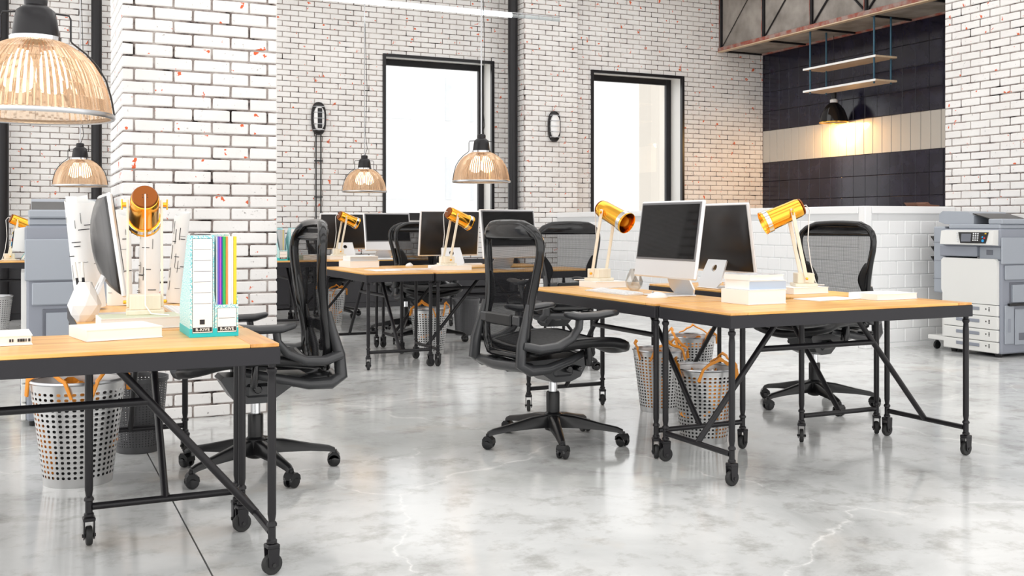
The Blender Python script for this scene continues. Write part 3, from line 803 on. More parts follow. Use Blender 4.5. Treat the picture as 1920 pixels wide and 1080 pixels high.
book(2.62, 8.72, TZ, .27, .26, .055, .1, 'thick lower white book of the pair on the middle desk', page='paper')
book(2.63, 8.71, TZ+.056, .25, .22, .040, .0, 'grey-edged upper white book of the pair on the middle desk', page='grey_cover')
book(3.14, 7.90, TZ, .30, .22, .036, .0, 'white book under the lamp on the middle desk', page='paper')
book(3.05, 10.80, TZ, .30, .22, .036, .0, 'white book under the lamp on the far desk', page='paper')
book(2.72, 10.85, TZ, .24, .20, .05, .2, 'white book lying beside the far turquoise file boxes', page='paper')
def sheet_of_paper(x, y, sx, sy, rz, label, n=3):
    o = MB()
    for k in range(n): o.box((-sx/2+.002*k, -sy/2-.001*k, .0011*k), (sx/2+.001*k, sy/2, .0011*k+.001))
    q = o.build('paper_sheets', 'paper', None, 0); q.location = (x, y, TZ+.0003); q.rotation_euler = (0, 0, rz); tag(q, label, 'paper', 'loose papers on the desks')
sheet_of_paper(3.60, 4.00, .30, .17, .12, 'thin white pad lying between the book stack and the lone book')
sheet_of_paper(2.60, 8.00, .21, .30, .05, 'white sheets at the corner of the middle desk')

# ------------------------------------------------------------------ desk lamps
def make_lamp():
    t = thing('desk_lamp', '', 'lamp', group='ash desk lamps with brass shades')   # aims along +X
    MB().box((-.060, -.066, 0), (.060, .066, .018), .003).build('foot', 'pale_ash', t, 30)
    MB().box((-.045, -.0545, .0182), (.045, .0545, .072), .003).build('base_block', 'pale_ash', t, 30)
    top = Vector((.075, 0, .405))
    for s in (-1, 1):
        d = Vector((.075, 0, .365)); a = math.atan2(d.x, d.z)
        MB().box((-.010, s*.0555, -.02), (.010, s*.0645, d.length+.012), .002, TR(0, 0, .045, ry=a)).build('arm', 'pale_ash', t, 30)
        MB().solid([(.007, 0), (.007, .010), (.003, .012)], 12, TR(.0, s*.065, .045, rx=-s*R90)).build('pivot_bolt', 'brass', t)
        w = MB().solid([(.009, 0), (.009, .012), (.005, .014)], 12, TR(.075, s*.065, .405, rx=-s*R90))
        w.box((-.004, s*.077, -.020), (.004, s*.083, .020), .002, TR(.075, 0, .405)); w.build('wing_nut', 'brass', t)
    # shade: open cylinder with rolled rim and rounded closed end
    M = TR(.075, 0, .405, ry=R90+math.radians(24))
    r = MB().lathe([(.0, -.072), (.030, -.070), (.048, -.060), (.052, -.045), (.053, .02), (.056, .115), (.061, .118), (.061, .150), (.064, .153), (.064, .160), (.0615, .160),
                    (.058, .150), (.054, .115), (.050, .02), (.049, -.040), (.044, -.054), (.0, -.064)], 32, M)
    r.build('shade', 'brass', t, 40)
    MB().solid([(.043, -.0735), (.047, -.066), (.040, -.0645)], 32, M).build('end_cap', 'brass_dark', t, 40)
    MB().lathe([(.0595, .120), (.0622, .122), (.0622, .146), (.0595, .148)], 32, M).build('shade_band', 'chrome', t, 40)
    pf = MB()
    for k in range(3):
        for j in range(6+6*k):
            a = 2*PI*j/(6+6*k); rr = .010+.011*k
            pf.solid([(.0022, -.0735+.0022*k), (.0022, -.066)], 6, M @ TR(rr*math.cos(a), rr*math.sin(a), 0))
    tag(pf.build('vent_holes', 'ink', t, 0), kind='stuff')
    MB().solid([(.022, -.03), (.022, .03), (.028, .05), (.030, .07), (.022, .09), (.008, .098)], 16, M).build('bulb', 'white_plastic', t)
    e = M @ Vector((0, 0, -.073))
    MB().tube([e, e+Vector((-.020, 0, .006)), e+Vector((-.040, 0, -.02)), (-.022, .0, .25), (-.038, .0, .12), (-.060, .0, .035), (-.075, -.02, .006), (-.13, -.08, .0035)], .0028, 6).build('cable', 'paper', t, 60)
    return t
lamp0 = make_lamp()
for i, (x, y, z, rz, lb) in enumerate([
    (.400, 4.05, .0405, R90-.08, 'brass desk lamp seen from behind, in front of the brick column'),
    (3.08, 5.36, .0365, -R90+.30, 'brass desk lamp with its open end towards the camera, behind the central chair'),
    (3.83, 4.44, .0345, PI-.48, 'brass desk lamp tilted away from the chair by the half wall'),
    (3.12, 7.92, .0365, .12, 'brass desk lamp on the middle desk in front of a computer back'),
    (3.02, 10.82, .0365, .12, 'brass desk lamp on the far desk in front of the farthest computer'),
    (-.15, 11.80, 0, .15, 'brass desk lamp on the far desk at the left edge')]):
    c = lamp0 if i == 0 else copy_tree(lamp0); c.location = (x, y, TZ+z); c.rotation_euler = (0, 0, rz); c['label'] = lb

# ------------------------------------------------------------------ pendant lamps
def make_pendant():
    t = thing('pendant_lamp', '', 'lamp', group='ribbed amber glass pendants')      # origin at the rim centre
    prof = [(.230, .0), (.228, .020), (.222, .055), (.212, .095), (.196, .135), (.172, .175), (.140, .208), (.100, .232), (.074, .243)]
    gs = MB().lathe(prof, 144, rib=.011)
    o_ = len(gs.v); gs.lathe([(r-.007, z-.002) for r, z in prof][::-1], 144)
    for j in range(144): gs.f.append((o_-144+j, o_-144+(j+1) % 144, o_+(j+1) % 144, o_+j)); gs.f.append((o_+8*144+j, o_+8*144+(j+1) % 144, (j+1) % 144, j))
    gs.build('shade', 'amber_glass', t, 0)
    MB().lathe([(.226, -.004), (.236, -.006), (.240, .0), (.238, .010), (.232, .012), (.226, .006)], 64, closed=True).build('rim', 'dull_chrome', t, 60)
    MB().lathe([(.070, .236), (.078, .238), (.079, .254), (.070, .256)], 40, closed=True).build('collar', 'chrome', t, 40)
    MB().solid([(.068, .255), (.070, .262), (.064, .31), (.058, .338), (.040, .352), (.034, .356), (.036, .376), (.030, .388), (.010, .392)], 28).build('cap', 'black_steel', t, 40)
    MB().tube([(0, 0, .39), (0, 0, CEIL-1.46)], .0055, 8).build('rod', 'dull_chrome', t)
    MB().tube([(.006, 0, .39), (.03, .0, .46), (.012, .0, .62), (.028, .0, 1.1), (.007, 0, 1.8)], .003, 6).build('cable', 'rubber', t, 60)
    for k in range(3):
        a = (.05, R90, PI-.2)[k]; c, s = math.cos(a), math.sin(a)
        MB().tube([(c*r, s*r, z) for r, z in ((.055, .335), (.098, .332), (.104, .320), (.104, .250), (.108, .244), (.150, .212), (.186, .172), (.212, .128), (.228, .070), (.238, .010))], .003, 6).build('guard_wire', 'black_steel', t, 60)
    b = MB().solid([(.018, .215), (.020, .20), (.026, .185), (.040, .155), (.046, .125), (.040, .095), (.022, .078), (.006, .073)], 24); b.build('bulb', 'bulb', t, 60)
    MB().solid([(.022, .235), (.022, .205)], 16).build('socket', 'brass_dark', t)
    return t
pen0 = make_pendant()
PEND = [(.03, 3.67, 'large ribbed amber pendant hanging over the desk with the file boxes'),
        (.449, 10.2, 'small ribbed amber pendant just left of the brick column'),
        (3.28, 10.72, 'small ribbed amber pendant in front of the bricks left of the first window'),
        (3.376, 7.80, 'medium ribbed amber pendant in front of the first window')]
for i, (x, y, lb) in enumerate(PEND):
    c = pen0 if i == 0 else copy_tree(pen0); c.location = (x, y, 1.446); c['label'] = lb

# long thin tube light overhead, running along the window wall
tl_ = thing('tube_light', 'long thin glowing tube light high in front of the first window', 'light', (3.6, 10.37, 3.40))
MB().tube([(-2.2, 0, 0), (1.25, 0, 0)], .024, 14).build('tube', 'tube_glow', tl_)
clear_glass('tube_end_glass', (.80, .86, .88), .3, .05)
MB().tube([(1.25, 0, 0), (1.85, 0, 0)], .020, 14).build('clear_end', 'tube_end_glass', tl_)
MB().box((-2.2, -.012, .026), (1.85, .012, .034), .002).build('rail', 'dull_chrome', tl_, 0)
for x in (-1.6, 1.1): MB().tube([(x, 0, .034), (x, 0, CEIL-3.4)], .002, 6).build('hanger', 'black_steel', tl_)

# ------------------------------------------------------------------ waste bins
def make_bin(holes=True):
    t = thing('waste_bin', '', 'bin', group='perforated steel waste bins')
    H, r0, r1 = .40, .125, .175
    NC, NR = 38, 17
    b = MB(); z0, z1 = .03, H-.03
    def P(a, z, o=0):
        r = r0+(r1-r0)*z/H+o; return (r*math.cos(a), r*math.sin(a), z)
    b.lathe([(r0, 0), (r0+(r1-r0)*z0/H, z0)], NC); b.lathe([(r0+(r1-r0)*z1/H, z1), (r1, H)], NC)
    for i in range(NC):
        for j in range(NR):
            a0, a1 = 2*PI*i/NC, 2*PI*(i+1)/NC; q0, q1 = z0+(z1-z0)*j/NR, z0+(z1-z0)*(j+1)/NR
            ac, zc = (a0+a1)/2, (q0+q1)/2; ha, hz = (a1-a0)*.27, (q1-q0)*.27
            o = [P(a0, q0), P(a1, q0), P(a1, q1), P(a0, q1)]
            h = [P(ac+ha*c, zc+hz*s) for c, s in ((-.5, -1), (.5, -1), (1, -.5), (1, .5), (.5, 1), (-.5, 1), (-1, .5), (-1, -.5))]
            b.add(o+h, [(0, 1, 5, 4), (1, 6, 5), (1, 2, 7, 6), (2, 8, 7), (2, 3, 9, 8), (3, 10, 9), (3, 0, 11, 10), (0, 4, 11)])
    b.build('perforated_wall', 'perforated_steel', t, 30)
    MB().solid([(r0-.001, .004), (r0-.001, .008)], 32).build('bottom', 'perforated_steel', t)
    MB().lathe([(r1-.006, H-.004), (r1, H-.008), (r1+.006, H-.002), (r1+.004, H+.005), (r1-.004, H+.005)], 44, closed=True).build('rim', 'dull_chrome', t, 60)
    return t
bin0 = make_bin()
def bag(parent, seed, amount=1.0):
    """orange bag stuffed in the bin with its handles knotted over the rim"""
    rr = random.Random(seed)
    H, r1 = .40, .172
    def ribbon(a0, a1, lift):
        pts = []
        for k in range(11):
            s = k/10; a = a0+(a1-a0)*s; r = r1+.012-.03*math.sin(PI*s)+rr.uniform(-.008, .008)
            z = H+.010+lift*(1-abs(2*s-1))**1.3+rr.uniform(-.007, .007)
            if k in (0, 10): z = H-.055; r = r1+.012
            if k in (1, 9): z = H+.010; r = r1+.010
            pts.append((r*math.cos(a), r*math.sin(a), z))
        MB().tube(pts, [.007+rr.uniform(0, .005)+(.004 if q == 5 else 0) for q in range(11)], 6, flat=.55).build('bag_handle', 'orange_plastic', parent, 40)
    for k in range(3):
        a = rr.uniform(0, .5)+k*2*PI/3; ribbon(a, a+1.25+rr.uniform(-.2, .3), rr.uniform(.035, .06))
    MB().lathe([(.118, .012), (.160, .33)], 30).build('interior_shadow', 'fabric_dark', parent)  # dark sleeve standing in for the shade inside the bin
    MB().sheet(lambda u, v: ((.119+.043*v)*math.cos(seed+1.0+1.1*u+.25*math.sin(5*v)), (.119+.043*v)*math.sin(seed+1.0+1.1*u+.25*math.sin(5*v)), .014+.32*v), 8, 6).build('bag_side', 'orange_plastic', parent, 0)
    cr = MB().sheet(lambda u, v: ((.135*(1-.5*v))*math.cos(2*PI*u)*(1+.12*math.sin(9*u*PI+seed)), (.135*(1-.5*v))*math.sin(2*PI*u)*(1+.12*math.cos(7*u*PI)), .10+(H-.03-.10)*(.25+.75*v)+.03*math.sin(14*u+5*v)), 22, 5)
    if amount: cr.build('bag', 'orange_plastic', parent, 0)
BINS = [(.205, 4.82, 1.10, 'perforated steel bin with an orange bag under the desk with the paper rolls', 1),
        (3.13, 4.38, .93, 'perforated steel bin with orange bag spilling over its rim, nearest in the right cluster', 2),
        (3.40, 5.20, .90, 'perforated steel bin half hidden by the paired desk legs on the right', 5),
        (4.0, 5.74, .90, 'perforated steel bin with orange handles behind the nearest bin on the right', 3),
        (3.12, 8.32, .95, 'perforated steel bin under the middle desks', 7),
        (3.02, 11.12, .95, 'perforated steel bin under the far desks by the window wall', 9),
        (-.335, 4.30, 1.0, 'perforated steel bin cut off by the left edge of the picture', 0),
        (-.28, 11.62, .95, 'perforated steel bin under the far desk at the left edge', 0)]
first = True
for (x, y, sc, lb, sd) in BINS:
    c = copy_tree(bin0); c.location = (x, y, 0); c.scale = (sc,)*3; c.rotation_euler = (0, 0, sd*.7); c['label'] = lb
    if sd: bag(c, sd)
for ch in list(bin0.children): bpy.data.objects.remove(ch)
bpy.data.objects.remove(bin0)
def dark_bin(x, y, lb):
    t = thing('waste_bin', lb, 'bin', (x, y, 0), 0, 'dark mesh waste bins')
    b = MB(); NC, NR, H, r0, r1 = 48, 26, .36, .105, .135
    for i in range(NC):
        for j in range(NR):
            a0, a1 = 2*PI*i/NC, 2*PI*(i+1)/NC; q0, q1 = .03+(H-.05)*j/NR, .03+(H-.05)*(j+1)/NR
            def P(a, z): r = r0+(r1-r0)*z/H; return (r*math.cos(a), r*math.sin(a), z)
            ac, zc = (a0+a1)/2, (q0+q1)/2; ha, hz = (a1-a0)*.22, (q1-q0)*.25
            b.add([P(a0, q0), P(a1, q0), P(a1, q1), P(a0, q1), P(ac, zc-hz), P(ac+ha, zc), P(ac, zc+hz), P(ac-ha, zc)], [(0, 1, 5, 4), (1, 2, 6, 5), (2, 3, 7, 6), (3, 0, 4, 7)])
    b.build('mesh_wall', 'dark_mesh_steel', t, 30)
    MB().lathe([(r0, 0), (r0+.003, .03)], 40).build('foot_band', 'dark_mesh_steel', t); MB().solid([(r0-.001, .003), (r0-.001, .006)], 32).build('bottom', 'dark_mesh_steel', t)
    MB().lathe([(r1-.004, H-.02), (r1+.004, H-.02), (r1+.004, H), (r1-.002, H)], 40, closed=True).build('rim', 'dark_mesh_steel', t, 40)
dark_bin(.50, 5.36, 'dark fine-mesh bin standing beside the foot of the brick column')
dark_bin(3.98, 9.58, 'dark fine-mesh bin beyond the middle desks')

# ------------------------------------------------------------------ copiers (front faces -X, finisher on the +Y side)
def make_copier():
    t = thing('copier', '', 'copier', group='floor-standing office copiers')
    D, Wd = .54, .58            # depth along X, width along Y; origin at the front corner nearest the camera, on the floor
    def p(b, n, m, sm=30, par=t): return b.build(n, m, par, sm)
    p(MB().box((.03, .0, .03), (D, Wd-.01, .80), .012), 'body', 'copier_grey')
    ft = MB()
    for x in (.07, D-.07):
        for y in (.06, Wd-.07): ft.solid([(.025, 0), (.03, .028)], 14, TR(x, y, 0))
    p(ft, 'feet', 'copier_black')
    for k, (z0, z1) in enumerate(((.035, .125), (.130, .225), (.230, .335), (.340, .430))):
        d = p(MB().box((.0, .015, z0), (.03, Wd-.01, z1), .006), 'drawer', 'copier_white')
        z = (z0+z1)/2+.01
        p(MB().box((-.006, .19, z-.014), (.001, .43, z+.014), .004), 'handle', 'copier_grey', 30, d)
        g = MB().solid([(.006, 0), (.006, .002)], 10, TR(-.0005, .125, z, ry=-R90))
        for q in (-.012, .0, .012): g.box((-.0015, .088, z+q-.004), (.0, .10, z+q+.004))
        p(g, 'gauge', 'copier_black', 30, d)
    fp = MB().prism([(.02, .435), (Wd-.005, .435), (Wd-.005, .50), (Wd+.012, .54), (Wd+.012, .79), (Wd-.01, .812), (.045, .812), (.02, .79)], .0, .035, 'yz')
    p(fp, 'front_door', 'copier_white')
    # right side (faces -Y): doors, latch, tray recess
    sd = p(MB().box((.06, -.012, .11), (.17, .0, .43), .006), 'side_panel', 'copier_grey_pale')
    s2 = p(MB().box((.18, -.012, .10), (D-.02, .0, .40), .006), 'side_door', 'copier_grey_pale')
    p(MB().box((.095, -.016, .21), (.125, -.010, .32), .005), 'latch', 'copier_grey', 30, sd)
    p(MB().box((.22, -.015, .14), (D-.06, -.011, .20), .002), 'grille', 'copier_dark', 30, s2)
    p(MB().box((.12, -.005, .43), (D-.02, .001, .62), .004), 'recess', 'copier_dark')
    p(MB().prism([(.14, .455), (D-.03, .455), (D-.03, .60), (.14, .60)], -.02, -.004, 'xz'), 'side_tray_cover', 'copier_grey_pale')
    p(MB().box((.10, -.03, .425), (D-.04, .0, .447), .003), 'bypass_slot', 'copier_black')
    p(MB().box((.06, -.016, .64), (D-.01, .0, .76), .006), 'upper_side_panel', 'copier_grey_pale')
    p(MB().box((.02, -.016, .77), (D-.01, .0, .99), .006), 'upper_side_panel', 'copier_grey_pale')
    # output gap and scanner
    p(MB().box((.05, .02, .80), (D, .24, .915), .008), 'output_housing', 'copier_grey_pale')
    p(MB().box((.045, .10, .845), (.05, .16, .885), .001), 'speaker_grille', 'copier_dark', 0)
    p(MB().box((.02, .24, .825), (D, Wd+.05, .915), .008), 'output_bridge', 'copier_grey')
    p(MB().box((.02, .0, .915), (D+.02, Wd+.01, 1.06), .012), 'scanner', 'copier_grey')
    pn = p(MB().prism([(-.05, .93), (-.035, 1.045), (.05, 1.055), (.05, .92)], .02, Wd-.02, 'xz'), 'control_panel', 'copier_white')
    Mx = TR(-.0435, .0, .99, ry=math.radians(7.5))
    p(MB().prism([(.085, -.05), (.34, -.05), (.37, .043), (.065, .043)], -.005, -.001, 'yz', Mx), 'control_face', 'copier_black', 0, pn)
    p(MB().box((-.0065, .235, -.036), (-.0052, .335, .03), 0, Mx), 'display', 'copier_dark', 0, pn)
    kz = MB()
    for r in range(4):
        for c in range(3): kz.box((-.009, .158+c*.022, -.030+r*.018), (-.005, .173+c*.022, -.018+r*.018), .002, Mx)
    for r in range(5): kz.box((-.009, .36+r*.004, -.036+r*.017), (-.004, .374+r*.004, -.026+r*.017), .002, Mx)
    p(kz, 'keys', 'grey_button', 0, pn)
    p(MB().solid([(.012, 0), (.012, .004)], 14, Mx @ TR(-.005, .112, -.028, ry=-R90)), 'start_button', 'cyan_button', 30, pn)
    p(MB().solid([(.008, 0), (.008, .004)], 14, Mx @ TR(-.005, .098, -.006, ry=-R90)), 'stop_button', 'red_button', 30, pn)
    p(MB().solid([(.007, 0), (.007, .004)], 12, Mx @ TR(-.005, .118, .002, ry=-R90)), 'clear_button', 'cyan_button', 30, pn)
    p(MB().box((-.009, .082, .026), (-.005, .098, .036), .001, Mx), 'power_button', 'yellow_button', 0, pn)
    # document feeder
    p(MB().box((.04, .02, 1.06), (D+.01, Wd-.03, 1.10), .008), 'platen_cover', 'copier_grey_pale')
    p(MB().prism([(.30, 1.10), (Wd+.02, 1.10), (Wd+.09, 1.12), (Wd+.09, 1.19), (Wd+.05, 1.215), (.36, 1.205), (.30, 1.17)], .06, D-.04, 'yz'), 'document_feeder', 'copier_grey_pale')
    p(MB().prism([(.05, 1.125), (.06, 1.118), (.31, 1.185), (.31, 1.193)], .06, D-.06, 'yz'), 'feeder_tray', 'copier_black')
    p(MB().box((.04, .0, 1.10), (D-.01, .14, 1.145), .008), 'feeder_exit', 'copier_grey_pale')
    # finisher tower with output trays on the +Y side
    tw = p(MB().box((.05, Wd+.02, .50), (D-.08, Wd+.145, 1.08), .010), 'finisher', 'copier_grey_pale')
    for z in (.62, .78, .94): p(MB().box((.047, Wd+.02, z), (.05, Wd+.145, z+.003)), 'seam', 'copier_dark', 0, tw)
    for z in (.76, .85, .94): p(MB().prism([(Wd+.145, z), (Wd+.21, z+.055), (Wd+.21, z+.047), (Wd+.145, z-.025)], .09, D-.12, 'yz'), 'output_tray', 'copier_black')
    p(MB().box((.05, Wd+.02, .10), (D-.08, Wd+.05, .50), .006), 'finisher_post', 'copier_white')
    p(MB().box((.02, Wd-.02, .085), (D-.10, Wd+.18, .125), .006), 'finisher_foot', 'copier_white')
    wq = MB()
    for x in (.08, D-.16): wq.solid([(.02, -.012), (.035, -.010), (.035, .010), (.02, .012)], 16, TR(x, Wd+.13, .035, rx=R90)); wq.box((x-.01, Wd+.12, .05), (x+.01, Wd+.14, .09))
    p(wq, 'finisher_caster', 'copier_black')
    return t
cop0 = make_copier()
cop0.location = (7.225, 6.02, 0); cop0['label'] = 'grey and white copier with a lit control panel beside the white tiled half wall'
c = dup(cop0, (-.022, 6.20, 0), 0, 'tall grey copier seen from its side, left of the brick column')
c.scale = (.88, 1.0, 1.03)
# card trays behind the copier on the half wall
for k, (x, lb) in enumerate(((7.40, 'brown leather strap holder lying on the half wall behind the copier'),)):
    o = thing('letter_tray', lb, 'tray', (x, 7.02, HW))
    mat('brown_leather', (.16, .065, .035), .5)
    MB().prism([(-.10, .035), (-.06, .022), (.02, .024), (.06, .04), (.09, .018), (.20, .012), (.20, .0), (-.06, .0)], -.045, .09, 'xz').build('tray', 'brown_leather', o, 0)

# ------------------------------------------------------------------ file boxes
def magazine_box(x, y, w, label, tall_front, z=TZ, lines=True, rz=0):
    t = thing('file_box', label, 'file box', (x, y, z), rz, 'turquoise patterned file boxes')      # front faces -Y
    D, H, th = .245, .335, .003
    side = [(0, 0), (D, 0), (D, .10), (.06, H), (0, H)] if tall_front else [(0, 0), (D, 0), (D, H), (.16, H), (0, .105)]
    bb = MB()
    for s in (0, w-th): bb.prism(side, s, s+th, 'yz')
    fh = H if tall_front else .105; rh = .10 if tall_front else H
    bb.box((th, 0, 0), (w-th, th, fh)); bb.box((th, D-th, 0), (w-th, D, rh)); bb.box((th, th, 0), (w-th, D-th, th))
    bb.build('box', 'teal_pattern', t, 0)
    MB().box((-.0008, -.0008, 0), (w+.0008, .0, .028)).box((-.0008, 0, 0), (0, D, .028)).box((w, 0, 0), (w+.0008, D, .028)).build('base_band', 'teal', t, 0)
    lab = MB().box((.008, -.0014, .014), (w-.006, -.0009, fh-.012)).build('label_card', 'paper', t, 0)
    fr = MB(); e = .0009
    for lo, hi in (((.0075, .0135), (w-.0055, .0135+e)), ((.0075, fh-.012), (w-.0055, fh-.012+e)), ((.0075, .0135), (.0075+e, fh-.012)), ((w-.0055-e, .0135), (w-.0055, fh-.012))):
        fr.box((lo[0], -.0018, lo[1]), (hi[0], -.0013, hi[1]))
    n = 6 if tall_front else 1
    for k in range(n):
        zz = fh-.012-(k+1)*.0355 if tall_front else .060
        fr.box((.012, -.0018, zz), (w-.011, -.0013, zz+.0012))
    fr.build('ruled_lines', 'ink', lab, 0)
    MB().box((.0095, -.0022, .018), (w-.008, -.0014, .032)).build('name_strip', 'ink', lab, 0)
    cu = bpy.data.curves.new('lettering', 'FONT'); cu.body = 'R-KIVE'; cu.size = .0135; cu.align_x = 'CENTER'; cu.extrude = .0002; cu.space_character = 1.15; cu.offset = .0003
    cu.materials.append(MATS['paper']); tmp = bpy.data.objects.new('lettering_outline', cu); COL.objects.link(tmp); bpy.context.view_layer.update()
    tm = bpy.data.meshes.new_from_object(tmp.evaluated_get(bpy.context.evaluated_depsgraph_get())); bpy.data.objects.remove(tmp)
    to = bpy.data.objects.new('lettering', tm); COL.objects.link(to); to.parent = lab
    to.location = (w/2+.001, -.0026, .0205); to.rotation_euler = (R90, 0, 0)
    if tall_front: MB().box((w/2-.008, -.0022, .042), (w/2+.008, -.0013, .058), .001).build('finger_hole', 'ink', t, 0)
    return t
FX = .487
b1 = magazine_box(FX, 3.525, .078, 'turquoise file box with a tall ruled label, nearest the desk corner', True)
b2 = magazine_box(FX+.0795, 3.525, .076, 'turquoise file box with a low front holding coloured folders', False)
x = FX+.0795+.006
for nm, w in (('file_white', .004), ('file_indigo', .0065), ('file_magenta', .0065), ('file_blue', .004), ('file_green', .010), ('file_orange', .007), ('file_white', .0115), ('file_white', .006), ('file_yellow', .011)):
    o = thing('folder', {'file_white': 'white folder standing in the low-fronted file box'}.get(nm, nm[5:]+' folder standing in the low-fronted file box'), 'folder', (x, 3.532, TZ+.0035), 0, 'folders in the file box')
    MB().box((0, 0, 0), (w-.0006, .225, .327), .0006).build('cover', nm, o, 0)
    MB().box((.0012, -.0003, .002), (w-.0018, .0, .325)).build('sheets', nm, o, 0)
    x += w
x0 = 0
o = thing('folder', 'dark grey folder sticking out above the tall file box', 'folder', (FX+.03, 3.56, TZ+.0035), 0, 'folders in the file box')
MB().box((0, 0, 0), (.042, .18, .335), .001).build('cover', 'file_grey', o, 0)
o2 = [q for q in bpy.data.objects if q.get('label', '').startswith('white folder')]
for q, lb in zip(o2, ('thin white folder beside the indigo one in the file box', 'thick white folder beside the orange one in the file box', 'white folder beside the yellow one in the file box')): q['label'] = lb
magazine_box(2.34, 10.60, .09, 'far turquoise file box standing on the desk beside the column edge', False, rz=.1)
magazine_box(2.46, 10.62, .09, 'far turquoise file box seen through the mesh of the chair back', True, rz=.1)
o = thing('folder', 'grey folder with a yellow edge in the far file box', 'folder', (2.345, 10.64, TZ+.004), .1, 'folders in the file box')
MB().box((.01, 0, 0), (.07, .19, .31), .001).build('cover', 'grey_cover', o, 0); MB().box((.045, -.001, .0), (.052, 0, .31)).build('edge', 'file_yellow', o, 0)

# ------------------------------------------------------------------ vase with pens, paper rolls
def vase(x, y, label, m, r=.056, h=.145):
    t = thing('vase', label, 'vase', (x, y, TZ))
    n = 8; rings = []
    for k, (f, z) in enumerate(((.45, 0), (.85, .18*h), (1.0, .42*h), (.72, .74*h), (.42, h))):
        rings.append([(r*f*math.cos(2*PI*(j+.5*(k % 2))/n), r*f*math.sin(2*PI*(j+.5*(k % 2))/n), z) for j in range(n)])
    b = MB(); o = 0
    for rg in rings: b.v += rg
    for k in range(4):
        for j in range(n):
            a, a2, c, c2 = k*n+j, k*n+(j+1) % n, (k+1)*n+j, (k+1)*n+(j+1) % n
            if k % 2: b.f += [(a, a2, c), (a2, c2, c)] if False else [(a, a2, c2), (a, c2, c)] 
            else: b.f += [(a, a2, c), (a2, c2, c)]
    b.f.append(tuple(range(n))[::-1]); b.build('body', m, t, 0, thick=.003); return t
vase(.205, 4.30, 'white faceted vase holding black and white pens', 'white_plastic', .060, .150)
for k, (dx, dy, tx, ty) in enumerate(((-.010, -.004, -.032, -.006), (.008, .002, -.012, .012))):
    o = thing('pen', ('outer' if k == 0 else 'inner')+' black-gripped white marker standing in the faceted vase', 'pen', (.205+dx*.5, 4.30+dy, TZ+.012), 0, 'pens in the vase')
    d0 = Vector((0, 0, 0)); d1 = Vector((tx, ty, .215))
    MB().tube([d0, d1*.72], .0052, 10).build('barrel', 'ink', o); MB().tube([d1*.721, d1], .0055, 10).build('cap', 'paper', o)
vase(3.10, 5.00, 'clear faceted glass vase under the edge of the brick-reflecting computer', 'vase_glass', .05, .12)
def paper_roll(x, y, r, h, lean, label, seed):
    rr = random.Random(seed)
    t = thing('paper_roll', label, 'paper roll', (x, y, TZ), 0, 'rolled building plans')
    M = TR(0, 0, .0, ry=lean[0], rx=lean[1])
    zl = abs(math.sin(lean[0]))*r+abs(math.sin(lean[1]))*r; M = Matrix.Translation((0, 0, zl)) @ M
    def F(u, v):
        a = 2*PI*1.55*u+seed; q = r*(1-.16*u); zz = h*v+.018*math.sin(a*.7+seed)*v
        return M @ Vector((q*math.cos(a), q*math.sin(a), zz))
    MB().sheet(F, 56, 2).build('sheet', 'paper', t, 60)
    L = MB()
    def strip(a0, a1, z0, z1):
        n = max(1, int(abs(a1-a0)/.12)); q = r+.0008
        for k in range(n):
            b0, b1 = a0+(a1-a0)*k/n, a0+(a1-a0)*(k+1)/n
            L.add([M @ Vector((q*math.cos(b), q*math.sin(b), z)) for b, z in ((b0, z0), (b1, z0), (b1, z1), (b0, z1))], [(0, 1, 2, 3)])
    w = .0022/r*1.0; base = -PI/2-.45
    for k in range(16):
        a = base+rr.uniform(-1.2, 1.0); z = rr.uniform(.12, .80)*h
        if k % 2: strip(a, a+rr.uniform(.25, .8), z, z+rr.choice((.0018, .0035)))
        else: strip(a, a+w*rr.choice((1, 1.5)), z, z+rr.uniform(.02, .07))
    L.build('plan_lines', 'ink', t, 0)
paper_roll(.262, 4.90, .066, .475, (-.10, 0), 'widest paper roll with floor plan lines behind the vase', 1)
paper_roll(.395, 5.10, .058, .42, (-.02, 0), 'paper roll just behind the edge-on computer', 2)
paper_roll(.515, 5.08, .050, .40, (.03, .0), 'paper roll seen between the arms of the desk lamp', 4)
paper_roll(.630, 5.10, .036, .415, (.10, 0), 'slim paper roll leaning towards the file boxes', 3)

# ------------------------------------------------------------------ wall lights, kitchen shelf and lamp, small far things
def wall_light(x, y, z, label, run, cage):
    t = thing('wall_light', label, 'wall light', (x, y, z), 0, 'oval caged wall lights')       # on a wall facing -Y
    n = 24; a, b = .088, .20
    def oval(s, yy): return [(a*s*math.copysign(abs(math.cos(2*PI*i/n))**.75, math.cos(2*PI*i/n)), yy, b*s*math.copysign(abs(math.sin(2*PI*i/n))**.8, math.sin(2*PI*i/n))) for i in range(n)]
    MB().ring_loft([oval(1, 0), oval(1, -.035), oval(.92, -.045)]).build('housing', 'dark_alu', t, 40)
    MB().ring_loft([oval(.78, -.044), oval(.74, -.075), oval(.45, -.092)]).build('glass', 'white_plastic', t, 50)
    if cage: MB().box((-.03, -.098, -.13), (.03, -.088, .13), .01).build('bar', 'black_steel', t, 30)
    for i in range(5):
        q = (i-2)*.075
        MB().tube([(-a*.85, -.045, q), (-a*.6, -.10, q), (a*.6, -.10, q), (a*.85, -.045, q)], .005, 6).build('cage_wire', 'dull_chrome', t, 50)
    MB().tube([(p[0]*1.03, -.03, p[2]*1.03) for p in oval(1, 0)], .010, 6, closed=True).build('rim', 'dark_alu', t, 50)
    if run:
        for s in (-1, 1): MB().tube([(s*.032, -.018, -b-.01), (s*.032, -.018, -z+.63)], .0085, 8).build('conduit', 'black_steel', t)
        for zz in (-.55, -1.02): MB().box((-.055, -.03, zz-.008), (.055, -.008, zz+.008)).build('clip', 'black_steel', t, 0)
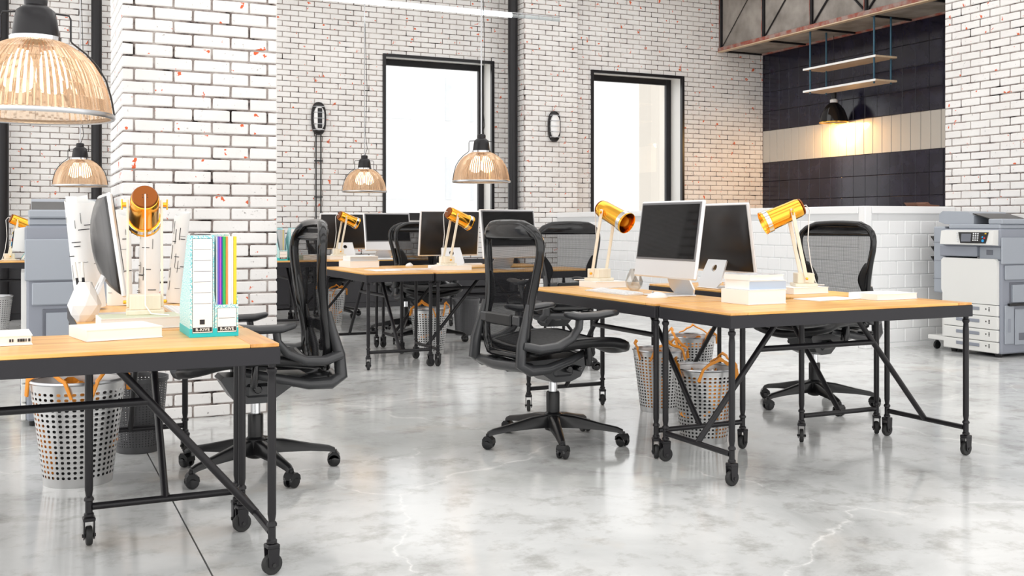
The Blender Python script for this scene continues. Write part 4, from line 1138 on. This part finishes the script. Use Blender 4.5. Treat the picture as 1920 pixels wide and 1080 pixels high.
wall_light(3.456, YB-.009, 2.476, 'oval caged wall light with two black conduits below it', True, True)
wall_light(6.648, YP-.009, 2.457, 'oval caged wall light on the pilaster between the windows', False, False)
o = thing('hanging_shelf', 'two-tier wooden shelf hung on blue rods under the bulkhead', 'shelf', (9.76, 10.455, 2.90))
for z in (0, .30):
    s_ = MB().box((-.18, -.665, z-.012), (.18, .665, z+.012), .002).build('board', 'shelf_wood', o, 0)
    MB().box((-.184, -.666, z-.013), (-.180, .666, z+.013)).build('edge_strip', 'paper', s_, 0)
for X in (-.14, .14):
    for Y in (-.60, .57): MB().tube([(X, Y, -.035), (X, Y, .815)], .0125, 10).build('rod', 'blue_rod', o)
kp = thing('kitchen_pendant', 'black conical pendant shining on the cream tiles', 'lamp', (10.10, 11.10, 2.50))
MB().lathe([(.195, 0), (.192, .012), (.175, .09), (.145, .17), (.10, .235), (.055, .275), (.050, .275), (.095, .230), (.140, .165), (.170, .085), (.187, .010)], 40, closed=True).build('shade', 'glossy_black', kp, 40)
MB().lathe([(.186, .002), (.196, -.001), (.197, .008), (.190, .012)], 40, closed=True).build('rim', 'brass', kp, 40)
MB().solid([(.050, .272), (.050, .315), (.028, .33)], 20).build('neck', 'white_plastic', kp, 40)
MB().solid([(.032, .33), (.036, .36), (.036, .44), (.02, .46)], 20).build('socket', 'black_steel', kp, 40)
MB().tube([(0, 0, .46), (.02, .03, .55), (-.01, -.02, .70), (0, 0, .80), (0, 0, 1.2)], .005, 6).build('cord', 'black_steel', kp, 60)
MB().solid([(.02, .20), (.045, .12), (.05, .09), (.03, .05), (.005, .045)], 20).build('bulb', 'warm_bulb', kp, 60)
l = bpy.data.lights.new('kitchen_light', 'POINT'); l.energy = 50; l.color = (1, .54, .19); l.shadow_soft_size = .10
lo = bpy.data.objects.new('kitchen_light', l); COL.objects.link(lo); lo.parent = kp; lo.location = (0, 0, .03)
# leaning books on the far left desk
for k, (x, a, m, lb) in enumerate(((.02, .50, 'paper', 'white book leaning on the far left desk beside the copier'), (-.03, .55, 'teal', 'teal book leaning behind the white one on the far left desk'))):
    o = thing('book', lb, 'book', (x, 11.70, TZ), 0, 'leaning books on the far left desk')
    M = TR(0, 0, .018, ry=a)
    MB().box((-.012, -.10, 0), (-.010, .10, .24), 0, M).box((.010, -.10, 0), (.012, .10, .24), 0, M).build('cover', m, o, 0)
    MB().box((-.0098, -.098, .002), (.0098, .098, .236), 0, M).build('pages', 'page_edge', o, 0)
